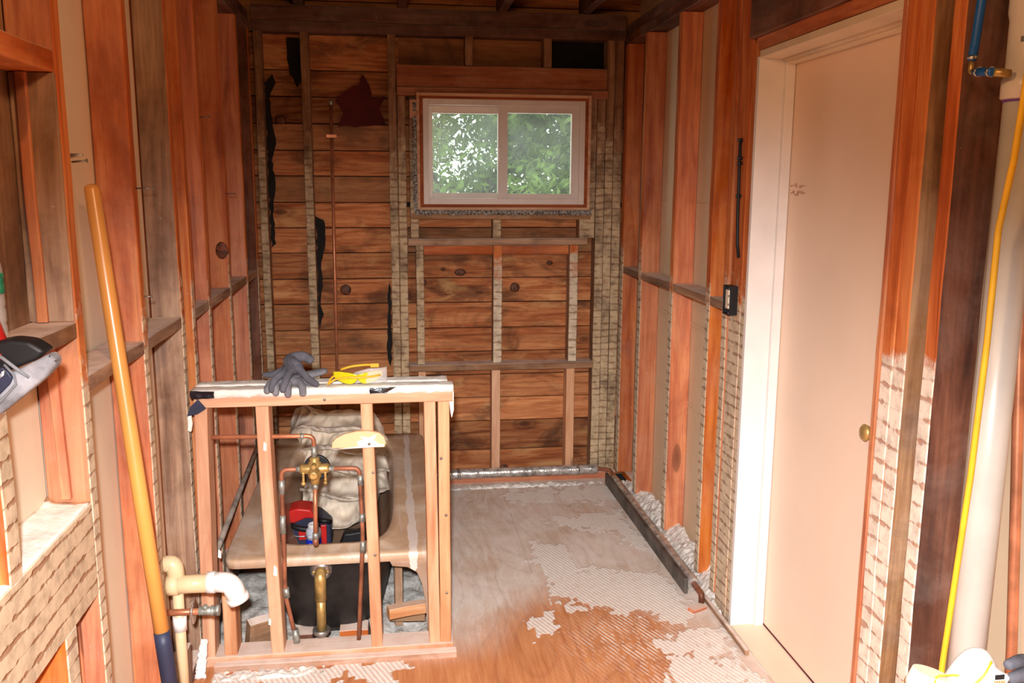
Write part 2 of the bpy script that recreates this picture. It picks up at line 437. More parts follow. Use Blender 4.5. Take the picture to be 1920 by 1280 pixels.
TAPE = plain('shiny_black_tape', srgb(26, 26, 34), .22, bump=.6, bsc=45, var=.3, spec=.8)
BLUE = plain('blue_hose', srgb(24, 96, 176), .4, var=.12)
YELLOW = plain('yellow_hose', srgb(240, 190, 50), .4, var=.1)
YHANDLE = plain('yellow_handle', srgb(220, 152, 76), .3, var=.10, spec=.6, vsc=3)
DENIM = plain('grey_glove_fabric', srgb(122, 120, 126), .95, bump=.3, bsc=160, var=.22, vsc=22)
DENIM_D = plain('dark_grey_glove_fabric', srgb(92, 92, 100), .95, bump=.3, bsc=160, var=.22, vsc=22)
CANVAS = plain('drop_cloth_canvas', srgb(238, 224, 204), .95, bump=.25, bsc=120, var=.10, vsc=6)
CASTIRON = plain('black_iron', srgb(46, 42, 40), .42, .1, var=.35, vsc=9)
PLASTER = plain('crumbling_plaster', srgb(248, 240, 230), .95, bump=1.0, bsc=40, var=.10, vsc=18)
REDP = plain('red_plastic', srgb(206, 40, 36), .4, var=.1)
GREYP = plain('grey_dusty_plastic', srgb(124, 126, 132), .75, bump=.2, bsc=50, var=.25, vsc=16)
NAVYP = plain('navy_plastic', srgb(44, 48, 70), .5, var=.2)
DUSTYP = plain('plaster_dusted_plastic', srgb(156, 156, 162), .85, bump=.3, bsc=40, var=.25, vsc=22)
TARP = plain('torn_black_building_paper', srgb(30, 26, 24), .9, var=.3)
REDPAPER = plain('dark_red_building_paper', srgb(86, 26, 24), .9, var=.25)
LEAF = plain('leaf', srgb(92, 118, 44), .6, var=.35, vsc=3)
BARK = plain('bark', srgb(70, 60, 50), .9, var=.3)
CARPET = plain('dark_red_carpet', srgb(110, 40, 44), .95, var=.2)
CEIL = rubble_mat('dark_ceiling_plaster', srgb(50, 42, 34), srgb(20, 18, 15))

def tub_mat():
    t = NT('dusty_tub_enamel'); v = t.vec((1, 1, 1), rnd=False)
    c = t.ramp(t.noise(v, 4, 6, .65, .4), [(.3, srgb(186, 148, 116)), (.5, srgb(212, 180, 148)), (.66, srgb(236, 220, 202))])
    sk = t.ramp(t.noise(t.vec((9, 1.2, 2), rnd=False), 2.2, 5, .6), [(.56, 0.0), (.7, 1.0)])
    c = t.mix(t.math('MULTIPLY', sk, .55), c, srgb(222, 208, 196))
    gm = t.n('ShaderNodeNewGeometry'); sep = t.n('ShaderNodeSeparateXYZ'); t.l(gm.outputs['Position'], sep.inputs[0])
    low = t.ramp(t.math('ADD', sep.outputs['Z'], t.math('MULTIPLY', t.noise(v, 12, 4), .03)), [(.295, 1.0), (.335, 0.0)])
    c = t.mix(t.math('MULTIPLY', low, .75), c, srgb(136, 102, 78))      # basin wall shade painted in as darker brown below the dusty rim
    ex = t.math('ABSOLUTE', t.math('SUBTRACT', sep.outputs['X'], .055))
    ridge_hl = t.math('MULTIPLY', t.math('LESS_THAN', t.math('ADD', ex, t.math('MULTIPLY', t.noise(t.vec((1, .5, 1), rnd=False), 18, 5), .04)), .034), .75)
    c = t.mix(ridge_hl, c, srgb(236, 226, 218))                              # ridge highlight painted as pale streaks along the edge
    t.l(c, t.b.inputs['Base Color']); t.b.inputs['Roughness'].default_value = .42; return t.m
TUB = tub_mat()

def glass_mat(name='dusty_glass', haze=.06, tint=(.86, .92, .90, 1)):
    t = NT(name); out = t.t.nodes['Material Output']
    tr = t.n('ShaderNodeBsdfTransparent'); tr.inputs[0].default_value = tint
    gl = t.n('ShaderNodeBsdfGlossy'); gl.inputs['Roughness'].default_value = .2
    df = t.n('ShaderNodeBsdfTranslucent'); df.inputs[0].default_value = (.8, .86, .84, 1)
    m1 = t.n('ShaderNodeMixShader'); m1.inputs[0].default_value = .02; t.l(tr.outputs[0], m1.inputs[1]); t.l(gl.outputs[0], m1.inputs[2])
    hz = t.ramp(t.noise(t.vec((1, 1, 1), rnd=False), 3.5, 5), [(.3, haze*.5), (.7, haze*1.6)])
    m2 = t.n('ShaderNodeMixShader'); t.l(hz, m2.inputs[0]); t.l(m1.outputs[0], m2.inputs[1]); t.l(df.outputs[0], m2.inputs[2])
    t.l(m2.outputs[0], out.inputs['Surface']); return t.m
GLASS = glass_mat()
def clear_mat(name, col, alpha):
    t = NT(name); t.b.inputs['Base Color'].default_value = col; t.b.inputs['Roughness'].default_value = .12; t.b.inputs['Alpha'].default_value = alpha
    t.b.inputs['Specular IOR Level'].default_value = .8; return t.m
CLEAR = clear_mat('clear_plastic', (.9, .9, .88, 1), .28)
YLENS = clear_mat('yellow_lens', srgb(226, 214, 30), .8)
YFRAME = plain('amber_plastic', srgb(226, 176, 50), .35, var=.06)

# ------------------------------------------------------------------ floor
def in_poly(x, y, P):
    c = False; n = len(P)
    for i in range(n):
        x1, y1 = P[i]; x2, y2 = P[(i+1) % n]
        if (y1 > y) != (y2 > y) and x < (x2-x1)*(y-y1)/(y2-y1)+x1: c = not c
    return c
MORTAR = [[(.57,4.40),(.84,4.47),(.81,4.17),(.56,4.25)], [(.86,4.44),(1.2,4.45),(1.18,4.24),(.86,4.15)],
 [(.73,4.05),(.87,4.03),(.95,4.0),(1.1,4.1),(1.11,3.78),(1.13,3.57),(1.06,3.58),(1.02,3.80),(.85,3.86),(.78,3.93)],
 [(.58,3.72),(.78,3.69),(.77,3.47),(.84,3.26),(.71,3.15),(.60,3.18),(.59,3.42)], [(.63,3.48),(1.09,3.36),(1.14,3.06),(1.07,2.88),(.91,3.01),(.62,3.11)],
 [(.92,2.83),(1.18,2.85),(1.19,2.70),(1.07,2.68),(.91,2.69)], [(.90,2.67),(1.19,2.68),(1.16,2.45),(.88,2.50)], [(.45,3.0),(.6,3.1),(.6,2.9),(.5,2.9)],
 [(-.6,2.78),(.1,2.78),(0,2.68),(-.6,2.66)], [(.88,2.45),(1.1,2.42),(1.05,2.2),(.9,2.2)]]
def sstep(a, b, x):
    t = max(0, min(1, (x-a)/(b-a))); return t*t*(3-2*t)
def floor_patch(name, x0, x1, y0, y1, step):
    nx, ny = int((x1-x0)/step), int((y1-y0)/step); bm = bmesh.new()
    lm = bm.verts.layers.float.new('mortar'); ld = bm.verts.layers.float.new('dust'); lw = bm.verts.layers.float.new('sweep')
    V = []
    for j in range(ny+1):
        row = []
        for i in range(nx+1):
            x, y = x0+(x1-x0)*i/nx, y0+(y1-y0)*j/ny
            n1 = noise.noise((x*3, y*3, 0)); n2 = noise.noise((x*11, y*7, 3)); n3 = noise.noise((x*30, y*22, 7))
            n5 = noise.noise((x*60, y*26, 9)); xx, yy = x+.05*n2+.03*n3+.02*n5, y+.08*noise.noise((x*9, y*9, 5))+.06*n3+.04*n5
            mo = 0.0
            for P in MORTAR:
                if in_poly(xx, yy, P): mo = .56+.3*n1+.2*n3
            edge = 2.95+.18*n1+.35*sstep(.25, .7, x)-.45*sstep(.6, 1.2, x)  # dust limit curves round the flash shadow, painted here as bare ply
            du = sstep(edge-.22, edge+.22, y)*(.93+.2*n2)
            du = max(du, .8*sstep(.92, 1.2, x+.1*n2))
            sw = sstep(.45, .85, x+.1*n1)*(1-sstep(3.3, 3.7, y))*(.5+n1)
            v = bm.verts.new((x, y, .0015*n1)); v[lm] = max(0, mo); v[ld] = max(0, min(1, du)); v[lw] = max(0, min(1, sw)); row.append(v)
        V.append(row)
    for j in range(ny):
        for i in range(nx): bm.faces.new((V[j][i], V[j][i+1], V[j+1][i+1], V[j+1][i]))
    return bm
def plate_mesh(bm, depth):
    g = bmesh.ops.extrude_face_region(bm, geom=bm.faces[:]); vs = [e for e in g['geom'] if isinstance(e, bmesh.types.BMVert)]
    bmesh.ops.translate(bm, verts=vs, vec=(0, 0, -depth)); bmesh.ops.recalc_face_normals(bm, faces=bm.faces)
m = MB(); m.bm.free()
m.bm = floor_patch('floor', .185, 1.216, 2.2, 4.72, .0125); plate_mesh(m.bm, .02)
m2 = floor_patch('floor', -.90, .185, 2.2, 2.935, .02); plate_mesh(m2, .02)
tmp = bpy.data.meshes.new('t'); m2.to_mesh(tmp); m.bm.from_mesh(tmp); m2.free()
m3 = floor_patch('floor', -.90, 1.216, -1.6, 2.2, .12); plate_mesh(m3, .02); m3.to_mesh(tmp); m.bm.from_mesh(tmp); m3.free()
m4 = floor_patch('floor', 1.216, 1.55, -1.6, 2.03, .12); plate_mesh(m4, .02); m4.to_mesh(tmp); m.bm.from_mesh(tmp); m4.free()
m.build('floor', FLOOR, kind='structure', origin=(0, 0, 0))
# plywood sheet seam: a thin dark gap filled with dirt
m = MB(); m.box(.558, .5615, 3.42, 4.1, -.001, .0022); m.build('trim_1', DARKW['y'], kind='structure')
# crawl space below the tub: dusty ground between framing
m = MB(); P = []
for j in range(60):
    P.append([(-.755+.93*i/50, 2.93+1.62*j/59, -.06+.03*noise.noise((i*.35, j*.35, 0))+.016*noise.noise((i*.9, j*.9, 4))) for i in range(51)])
m.grid(P, smooth=True); m.build('plaster_rubble', PIT, label='grey dusty rubble on the ground under the bathtub', cat='rubble', kind='stuff')
# hallway floor and threshold
m = MB(); m.box(1.216, 1.345, 2.03, 2.885, -.03, .004, bev=.002); m.build('trim_2', CREAM, kind='structure')
m = MB(); m.box(1.345, 2.2, 1.9, 3.2, -.03, .0); m.build('trim_3', CARPET, kind='structure')

# ------------------------------------------------------------------ ceiling and outer shell
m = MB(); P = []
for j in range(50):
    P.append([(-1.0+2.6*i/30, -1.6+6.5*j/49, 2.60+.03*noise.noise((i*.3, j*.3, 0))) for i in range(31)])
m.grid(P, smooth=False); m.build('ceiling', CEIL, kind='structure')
m = MB(); m.box(-1.0, 1.6, -1.66, -1.6, -.1, 2.7); m.build('rear_light_block', DARKW['x'], kind='structure')  # added unseen dark wall, keeps out sky light and cuts bounce
m = MB()
m.box(-.775, -.760, 1.99, 2.86, -.05, 2.7)                       # drywall of the next room, seen through the near bays
m.box(-.775, -.760, 2.86, 4.75, -.05, 2.7, mi=1)
m.box(-.773, -.7572, -1.6, 1.9445, -.05, 1.262)
m.box(-.776, -.7574, -1.6, 1.944, 1.262, 2.7, mi=2)
m.build('wall_left', [DRY_L, ORANGE['z'], BROWN['z']], kind='structure')
m = MB()
m.box(1.310, 1.325, 2.98, 4.75, -.05, 2.7)
for z in (.62, .64, .98, 1.0, 1.52): m.box(1.306, 1.311, 3.0, 4.6, z, z+.008)
m.box(1.395, 1.41, -1.6, 2.0, -.05, 2.7)
m.box(1.216, 1.325, 2.925, 2.98, 2.10, 2.7)
m.box(1.325, 1.40, 1.98, 2.99, 2.06, 2.7); m.box(1.375, 1.40, 1.98, 2.99, -.05, 2.1)
m.build('wall_right', DRY_R, kind='structure')

# ------------------------------------------------------------------ back wall sheathing
def sheath():
    bm = bmesh.new(); lay = bm.verts.layers.float.new('tone')
    seams = [-.02, .153, .32, .452, .582, .711, .842, .981, 1.113, 1.249, 1.380, 1.510, 1.644, 1.773, 1.905, 2.038, 2.166, 2.345, 2.50, 2.62]
    rnd = random.Random(3)
    def board(x0, x1, z0, z1, tone, y=4.672):
        b = MB(); b.bm.free(); b.bm = bm
        n0 = len(bm.verts)
        y += rnd.uniform(-.003, .003)
        b.beam('x', x0, x1, y, y+.02, z0+.0015, z1-.0025, jit=.0006, ch=.003)
        bm.verts.ensure_lookup_table()
        for v in bm.verts[n0:]: v[lay] = tone
    for z0, z1 in zip(seams, seams[1:]):
        cuts = [(-.78, .05), (.05, 1.33)]
        if z0 > 2.3: cuts = [(-.78, 1.33)]
        for (a, b) in cuts:
            tone = rnd.random()
            if z0 > .58 and z0 < .85: tone *= .7
            if z1 > 1.50 and z0 < 2.04 and b > 1:      # window opening
                if z0 < 1.49: board(a, b, z0, 1.49, tone)
                else:
                    board(a, .16, z0, z1, tone); board(1.01, b, z0, z1, tone)
            elif 2.16 < z0 < 2.3 and b > 1:
                board(a, .83, z0, z1, tone); board(1.14, b, z0, z1, tone)      # one board missing: black paper shows
            elif 1.89 < z0 < 1.91 and b < 1: board(a, b, z0, z1, .0, 4.680)
            else: board(a, b, z0, z1, tone)
    return bm
m = MB(); m.bm.free(); m.bm = sheath(); m.build('wall_back', BOARDS, kind='structure', origin=(0, 4.67, 0))
wbk = bpy.data.objects['wall_back']
KN = plain('board_knot', srgb(96, 52, 28), .6, var=.5, vsc=70)
for (x, z, r, q) in ((-.245, 1.055, .028, 1.0), (.655, 1.058, .026, 1.0), (.36, 1.142, .018, 1.7), (.27, 1.16, .009, 1.6), (.845, 1.19, .012, 1.5), (.165, 1.09, .016, 1.0), (.60, .05, .015, 1.5), (-.36, 1.32, .014, 1.5), (-.545, 1.92, .022, 1.2)):
    m = MB(); m.lathe([(.0005, -.0018), (r*.35, -.0018), (r*.5, -.0010), (r*.85, -.0008), (r, .002)], (0, 0, 0), 'y', 22)
    for v in m.bm.verts: v.co = Vector((x+v.co.x*q, 4.6680+v.co.y, z+v.co.z))
    m.build('knot', KN, parent=wbk)
m = MB()
m.box(-.85, .15, 4.70, 4.73, -.1, 2.7); m.box(1.02, 1.42, 4.70, 4.73, -.1, 2.7); m.box(.15, 1.02, 4.70, 4.73, -.1, 1.485); m.box(.15, 1.02, 4.70, 4.73, 2.045, 2.7)
m.box(-.90, -.88, -1.66, 4.75, -.3, 2.75); m.box(1.44, 1.46, -1.66, 4.75, -.3, 2.75); m.box(-.9, 1.46, 4.74, 4.76, -.3, .3); m.box(-1.0, 1.6, -1.6, 4.75, -.3, -.28); m.box(-.86, -.84, -1.6, 4.75, -.3, .1); m.box(1.40, 1.42, -1.6, 4.75, -.3, -.02); m.box(-.86, 1.42, 4.71, 4.73, -.3, 0)  # added unseen panels that stop light leaking in
m.build('paper_and_light_block', TARP, kind='structure')

# ------------------------------------------------------------------ framing timber
def lumber(name, label, cat, ax, dims, fam_, face=None, fmat=None, group=None, lean=(0, 0, 0), parts=None, parent=None):
    m = MB(); m.beam(ax, *dims, face=face, lean=lean)
    return m.build(name, [fam_[ax], fmat or LATH], parent=parent, label=label, cat=cat, group=group)
XL = -.665; GL = 'studs of the left wall'; GR = 'studs of the right wall'; GB = 'studs of the back wall'
def nail(parent, p, d, r=.002):
    m = MB(); p = Vector(p); d = Vector(d); m.tube([p, p+d], r, 8); m.tube([p+d, p+d*1.04], r*2.2, 10)
    m.build('nail', STEEL, parent=parent)
T = 2.335
def lstud(y0, y1, fam_, label, x1=XL, x0=-.757, z0=.04, z1=T, fm=None, lean=(0, 0, 0)):
    return lumber('wall_stud', label, 'wall stud', 'z', (x0, x1, y0, y1, z0, z1), fam_, '+x', fm, GL, lean)
sa = lstud(1.945, 1.985, ORANGE, 'nearest left wall stud, beside the tan drywall strip, pale lath marks below', fm=LATH)
nail(sa, (-.655, 1.96, 1.64), (.03, .0, .003))
sb = lstud(2.43, 2.47, ORANGE, 'bright orange left wall stud just behind the yellow handle', fm=LATH)
nail(sb, (-.665, 2.45, 1.585), (.045, 0, 0)); nail(sb, (-.66, 2.44, 1.30), (.02, 0, 0))
sc = lstud(2.865, 2.905, BROWN, 'weathered grey-brown left wall stud standing by the half wall', fm=LATH)
lstud(2.955, 2.995, ORANGE, 'lath-marked stud nailed right behind the grey-brown stud', x1=-.650, fm=LATH)
sd = lstud(3.29, 3.33, ORANGE, 'first left wall stud behind the half wall, dark at its top', fm=LATH); nail(sd, (-.665, 3.3, 1.83), (.035, 0, .002))
se = lstud(3.72, 3.76, ORANGE, 'left wall stud with a large dark knot above the blocking', fm=LATH); nail(se, (-.665, 3.3+.42, 1.56), (.04, 0, .0))
# the big knot
m = MB(); m.lathe([(.001, -.0016), (.010, -.0016), (.014, -.0008), (.022, -.0006), (.026, .001)], (-.69, 3.7195, 1.33), 'y', 24)
for v in m.bm.verts: v.co.z = 1.33+(v.co.z-1.33)*1.45
m.build('knot', plain('knot_brown', srgb(120, 58, 28), .6, var=.4, vsc=60), parent=se, label='dark round knot')
lstud(4.16, 4.20, ORANGE, 'second to last left wall stud before the back corner', fm=LATH)
lstud(4.50, 4.54, DARKW, 'last left wall stud, in the back left corner', fm=LATH)
lstud(1.525, 1.575, ORANGE, 'short plaster-marked stud on the lath-marked beam at the left edge', z0=.905, z1=1.27, x0=-.72, fm=LATH_BEAM)
lstud(1.74, 1.80, ORANGE, 'short lath-marked stud under the beam at the lower left', z0=.0, z1=.69, fm=LATH)
m = MB(); m.beam('z', -.738, -.716, 1.922, 1.935, 1.31, 1.815, lean=(-.002, 0, 0)); m.build('nailing_strip', ORANGE['z'], parent=sa, label='thin orange strip nailed to the stud side')
m = MB(); m.beam('z', -.757, -.668, 1.936, 1.944, 1.31, 1.815); m.build('side_board', BROWN['z'], parent=sa, label='weathered grey-brown side face')
m = MB(); m.beam('z', -.722, -.702, 1.928, 1.944, .92, 1.262, lean=(-.010, 0, 0)); m.build('nailing_strip', ORANGE['z'], parent=sa)
m = MB(); m.beam('z', -.730, -.708, 1.925, 1.944, .06, .68); m.build('nailing_strip', ORANGE['z'], parent=sa)
m = MB(); m.prism([(-.728, .60), (-.714, .60), (-.713, .575), (-.719, .56), (-.722, .54), (-.728, .57)], 1.922, 1.925, 'y'); m.build('paint_spot', plain('pale_green_paint', srgb(176, 206, 160), .7), parent=sa, label='pale green paint spot')
# beam and blocking, left
b = lumber('header_beam', 'thick lath-marked beam with a dusty white top, lower left', 'beam', 'y', (-.757, XL, 1.05, 1.943, .69, .905), ORANGE, '+x', LATH_BEAM)
m = MB(); P = []
for j in range(40):
    P.append([(-.758+.090*i/10, 1.05+.895*j/39, .9055+.004+.004*noise.noise((i*.5, j*.4, 0))+(.012*max(0, 1-i/3)*(.5+noise.noise((i, j*.5, 2))))) for i in range(11)])
m.grid(P, smooth=True)
g = bmesh.ops.extrude_face_region(m.bm, geom=m.bm.faces[:]); bmesh.ops.translate(m.bm, verts=[e for e in g['geom'] if isinstance(e, bmesh.types.BMVert)], vec=(0, 0, -.008)); bmesh.ops.recalc_face_normals(m.bm, faces=m.bm.faces)
m.build('plaster_crust', PLASTER, parent=b, label='white plaster dust crust')
lumber('diagonal_brace', 'orange rail nailed level across the top left corner of the view', 'rail', 'y', (-.757, -.668, 1.2, 1.943, 1.816, 1.86), ORANGE)
GBL = 'blocking between the left wall studs'
def blk(y0, y1, label, z=1.163, fam_=BROWN, x0=-.757, x1=XL-.001, g=GBL):
    return lumber('wall_blocking', label, 'blocking', 'y', (x0, x1, y0, y1, z-.018, z+.018), fam_, '+x' if x1 < 0 else '-x', BROWN['y'], g)
blk(1.22, 1.943, 'chunky dusty blocking at the left edge under the water bottle', z=1.29)
blk(1.987, 2.428, 'dusty blocking with white plaster on top, crossed by the yellow handle')
blk(2.472, 2.863, 'dusty blocking in front of the grey-brown stud, thick pinkish dust on top')
blk(2.997, 3.288, 'wall blocking in the first left bay behind the half wall')
blk(3.332, 3.718, 'wall blocking below the large dark knot')
blk(3.762, 4.158, 'wall blocking in the second left bay from the back corner')
blk(4.202, 4.498, 'wall blocking in the last left bay by the back corner')
lumber('bottom_plate', 'bottom plate of the left wall beside the tub', 'plate', 'y', (-.757, XL, 1.6, 4.56, -.02, .04), DARKW)
lumber('top_plate', 'dark top plate along the left wall', 'plate', 'y', (-.757, XL, -1.4, 4.56, T, T+.042), DARKW)
lumber('top_plate', 'upper dark plate resting on the left wall top plate', 'plate', 'y', (-.757, XL-.004, -1.4, 4.56, T+.043, T+.085), DARKW)

# right wall
def rstud(y0, y1, label, fam_=ORANGE, x0=1.216, x1=1.308, z0=.04, z1=T-.02, fm=None, lean=(0, 0, 0)):
    return lumber('wall_stud', label, 'wall stud', 'z', (x0, x1, y0, y1, z0, z1), fam_, '-x', fm, GR, lean)
rstud(4.535, 4.60, 'dark right wall stud in the back corner', x1=1.30)
rstud(4.185, 4.235, 'right wall stud with white plaster drips, second from the back corner')
rstud(3.69, 3.735, 'widest bright orange right wall stud, middle of the right wall')
rstud(3.235, 3.28, 'right wall stud behind the black cable, lath marks below')
r5 = rstud(3.055, 3.10, 'right wall stud touching the electrical box')
rstud(2.93, 3.035, 'wide right wall stud carrying the black cable', x1=1.30, z0=.0)
rstud(2.888, 2.925, 'plaster-marked trimmer stud against the white door jamb', x1=1.312, z0=.0, z1=2.07)
GBR = 'blocking between the right wall studs'
for a, b_, l in ((3.102, 3.233, 'short blocking beside the electrical box'), (3.282, 3.688, 'right wall blocking in the bay right of the brightest stud'),
                 (3.737, 4.183, 'right wall blocking left of the brightest stud'), (4.237, 4.533, 'right wall blocking by the back corner')):
    blk(a, b_, l, z=1.163, x0=1.217, x1=1.308, g=GBR)
lumber('bottom_plate', 'bottom plate of the right wall behind the plaster debris', 'plate', 'y', (1.262, 1.308, 3.04, 4.6, 0, .035), ORANGE)
lumber('top_plate', 'dark top plate along the right wall', 'plate', 'y', (1.217, 1.308, 1.96, 4.60, T-.018, T+.03), DARKW)
lumber('top_plate', 'upper dark plate resting on the right wall top plate', 'plate', 'y', (1.222, 1.308, 1.96, 4.60, T+.031, T+.08), DARKW)
hb = lumber('header_beam', 'dark rough header over the door with white paint spots', 'beam', 'y', (1.20, 1.31, 1.4, 2.925, 2.085, 2.31), DARKW)
GN = 'studs right of the door'
def nstud(y0, y1, label, fam_, x0=1.216, x1=1.306, fm=None, z0=.0, z1=2.08):
    return lumber('wall_stud', label, 'wall stud', 'z', (x0, x1, y0, y1, z0, z1), fam_, '-x', fm, GN)
nstud(1.968, 2.018, 'plaster-marked king stud nearest the door edge', ORANGE, fm=LATH_LOW)
nstud(1.915, 1.966, 'plaster-marked stud doubled against the king stud', BROWN, x1=1.33, fm=LATH_LOW)
nstud(1.80, 1.845, 'wide dark brown stud left of the white drain pipe', DARKW, x1=1.318, fm=LATH_LOW)
nstud(1.35, 1.395, 'stud at the right edge beyond the white pipe', ORANGE, x1=1.30)

# back wall
HEADW = fam('brown_fir', srgb(168, 96, 56), srgb(124, 66, 36), srgb(188, 118, 74), stain=.35, film=.12)
YB = 4.58
def bstud(x0, x1, label, z0, z1, fam_=BROWN, fm=None, y0=YB, y1=4.668, lean=(0, 0, 0)):
    return lumber('wall_stud', label, 'wall stud', 'z', (x0, x1, y0, y1, z0, z1), fam_, '-y', fm or LATH_BACK, GB, lean)
bstud(-.652, -.616, 'plaster-speckled back wall stud in the left corner', .04, T)
bstud(-.425, -.385, 'back wall stud left of the thin copper riser', .04, T, lean=(-.004, 0, 0))
bstud(-.004, .036, 'left one of the paired back studs left of the window', .04, T)
bstud(.040, .080, 'right one of the paired back studs left of the window', .04, 2.04)
bstud(.098, .140, 'dark trimmer at the left side of the window', 1.33, 2.04)
bstud(.124, .163, 'red-brown blotched short stud below the left window corner', .664, 1.29, DARKW)
bstud(.528, .573, 'lath-marked stud under the middle of the window', .664, 1.29, fm=LATH)
bstud(.937, .982, 'lath-marked stud below the right window corner', .664, 1.29, fm=LATH)
bstud(.525, .568, 'short cripple under the window sill rail', 1.33, 1.424)
bstud(.985, 1.045, 'stub block under the right window corner', 1.33, 1.45)
bstud(1.030, 1.068, 'dark trimmer at the right side of the window', 1.33, 2.05, DARKW)
bstud(1.072, 1.116, 'broad lath-marked stud right of the window', .04, 2.05)
bstud(1.118, 1.160, 'lath-marked stud next to last in the right back corner', .04, T, fm=LATH_BACK)
bstud(1.163, 1.207, 'narrow stud in the very right back corner', .04, T, fm=LATH_BACK)
bstud(.383, .423, 'left short cripple above the window header', 2.195, T)
bstud(.786, .827, 'right short cripple above the window header, beside the black hole', 2.195, T)
bstud(.520, .566, 'clean new pine stud under the middle of the lower rail', .04, .622, PINE, PINE['z'])
bstud(.930, .975, 'clean new pine stud under the right of the lower rail', .04, .622, PINE, PINE['z'])
bstud(.128, .168, 'new pine stud half hidden by the half wall post', .04, .622, PINE, PINE['z'])
def brail(x0, x1, z0, z1, label, fam_=BROWN, name='wall_rail', y0=YB-.004, y1=4.668, fm=None, cat='rail'):
    return lumber(name, label, cat, 'x', (x0, x1, y0, y1, z0, z1), fam_, '-y', fm or fam_['x'])
brail(.04, 1.116, 2.085, 2.192, 'wide timber header above the window', HEADW, 'window_header', cat='beam')
brail(.04, 1.120, 2.042, 2.083, 'flat board under the window header, proud of it', HEADW, 'header_trim_board', y0=YB-.02, cat='board')
brail(.10, 1.045, 1.426, 1.459, 'thin rail directly under the window', BROWN)
brail(.084, 1.03, 1.292, 1.328, 'upper horizontal rail across the back wall under the window')
brail(.165, .99, 1.24, 1.290, 'set-back board beneath the upper rail', ORANGE, 'backing_board', y0=4.62, cat='board')
brail(.082, 1.077, .624, .660, 'lower back wall rail with grey dust on top', name='wall_rail')
brail(-.655, 1.21, T, T+.05, 'dark top plate over the back wall studs', DARKW, 'top_plate', cat='plate')
brail(-.655, 1.21, T+.052, T+.125, 'upper plate resting on the back top plate', DARKW, 'top_plate', cat='plate')
brail(-.655, 1.21, -.02, .038, 'orange bottom plate behind the foil pipe', ORANGE, 'bottom_plate', y0=4.56, cat='plate')
for k, (x, l) in enumerate(((-.45, 'dark joist end over the left of the back wall'), (.05, 'dark joist end over the window left side'), (.55, 'dark joist end over the middle of the window'), (.98, 'dark joist end over the right back studs'))):
    lumber('ceiling_joist', l, 'joist', 'y', (x, x+.045, 1.0, 4.69, T+.127, T+.25), DARKW, group='dark ceiling joists')

# ------------------------------------------------------------------ window
def ring(m, x0, x1, z0, z1, w, y0, y1, mi=0, bev=.002, ws=None):
    wl, wr, wb, wt = ws or (w, w, w, w)
    m.box(x0, x0+wl, y0, y1, z0, z1, mi, bev); m.box(x1-wr, x1, y0, y1, z0, z1, mi, bev)
    m.box(x0+wl, x1-wr, y0, y1, z0, z0+wb, mi, bev); m.box(x0+wl, x1-wr, y0, y1, z1-wt, z1, mi, bev)
win = empty('window_1', (.58, 4.58, 1.50)); win['kind'] = 'structure'
m = MB(); ring(m, .166, 1.0, 1.504, 2.028, .030, 4.545, 4.66); m.build('window_frame', WHITE, parent=win)
m = MB(); ring(m, .196, .566, 1.535, 1.998, .024, 4.585, 4.612, ws=(.020, .016, .026, .038)); sash1 = m.build('sash', WHITE, parent=win, label='left sash, set back')
m = MB(); m.box(.214, .552, 4.596, 4.600, 1.558, 1.962); m.build('pane', GLASS, parent=sash1)
m = MB(); ring(m, .548, .970, 1.532, 2.002, .044, 4.552, 4.584, ws=(.050, .040, .026, .038)); sash2 = m.build('sash', WHITE, parent=win, label='right sash, in front')
m = MB(); m.box(.596, .934, 4.566, 4.570, 1.556, 1.966); m.build('pane', GLASS, parent=sash2)
m = MB(); m.box(.553, .565, 4.543, 4.553, 1.72, 1.79, bev=.002); m.build('latch', WHITE, parent=win)
# wooden buck with reddish stop line and crumbling stucco edge round the window
m = MB(); ring(m, .150, 1.016, 1.488, 2.042, .016, 4.548, 4.66); m.build('trim_4', wood('window_stop_wood', 'x', srgb(150, 84, 54), srgb(110, 58, 36), srgb(170, 100, 66), stain=.2), kind='structure')
m = MB(); ring(m, .134, 1.030, 1.474, 2.056, .015, 4.536, 4.62); m.box(.100, .134, 4.53, 4.56, 1.93, 2.02, bev=.003); m.build('trim_5', PINE['x'], kind='structure')
m = MB()
for (a, b, c, d) in ((.118, .134, 1.462, 2.0), (.130, 1.034, 1.455, 1.474)):
    if b-a < .1:
        for k in range(90): 
            z = c+(d-c)*k/90; m.box(a+random.uniform(-.006, .004), b, 4.53+random.uniform(-.008, .004), 4.60, z, z+.009, j=.003)
    else:
        for k in range(140):
            x = a+(b-a)*k/140; m.box(x, x+.010, 4.525+random.uniform(-.01, .004), 4.60, c+random.uniform(-.006, .006), d, j=.003)
m.build('trim_6', plain('grey_stucco_crumbs', srgb(150, 144, 136), .95, bump=1, bsc=90, var=.5, vsc=90), kind='structure')

# tree outside
tr = empty('tree', (1.2, 7.4, -.5), 'leafy green tree outside behind the window', 'tree')
m = MB(); rnd = random.Random(11)
def leaf_at(c, s):
    a = Vector((rnd.uniform(-1, 1), rnd.uniform(-1, 1), rnd.uniform(-1, 1))).normalized(); b = a.orthogonal().normalized(); q = a.cross(b)
    th = rnd.uniform(0, 6.28); b2 = b*math.cos(th)+q*math.sin(th)
    p = [c-a*s, c+b2*s*.42+a*s*.1, c+a*s*1.1, c-b2*s*.42+a*s*.1]
    v = [m.bm.verts.new(k) for k in p]; m.bm.faces.new(v)
cl = [Vector((rnd.uniform(-.3, 2.6), rnd.uniform(6.4, 8.6), rnd.uniform(.9, 2.9))) for _ in range(340)]
for k in range(36000):
    c = rnd.choice(cl); p = c+Vector((rnd.gauss(0, .10), rnd.gauss(0, .12), rnd.gauss(0, .085))); leaf_at(p, rnd.uniform(.026, .05))
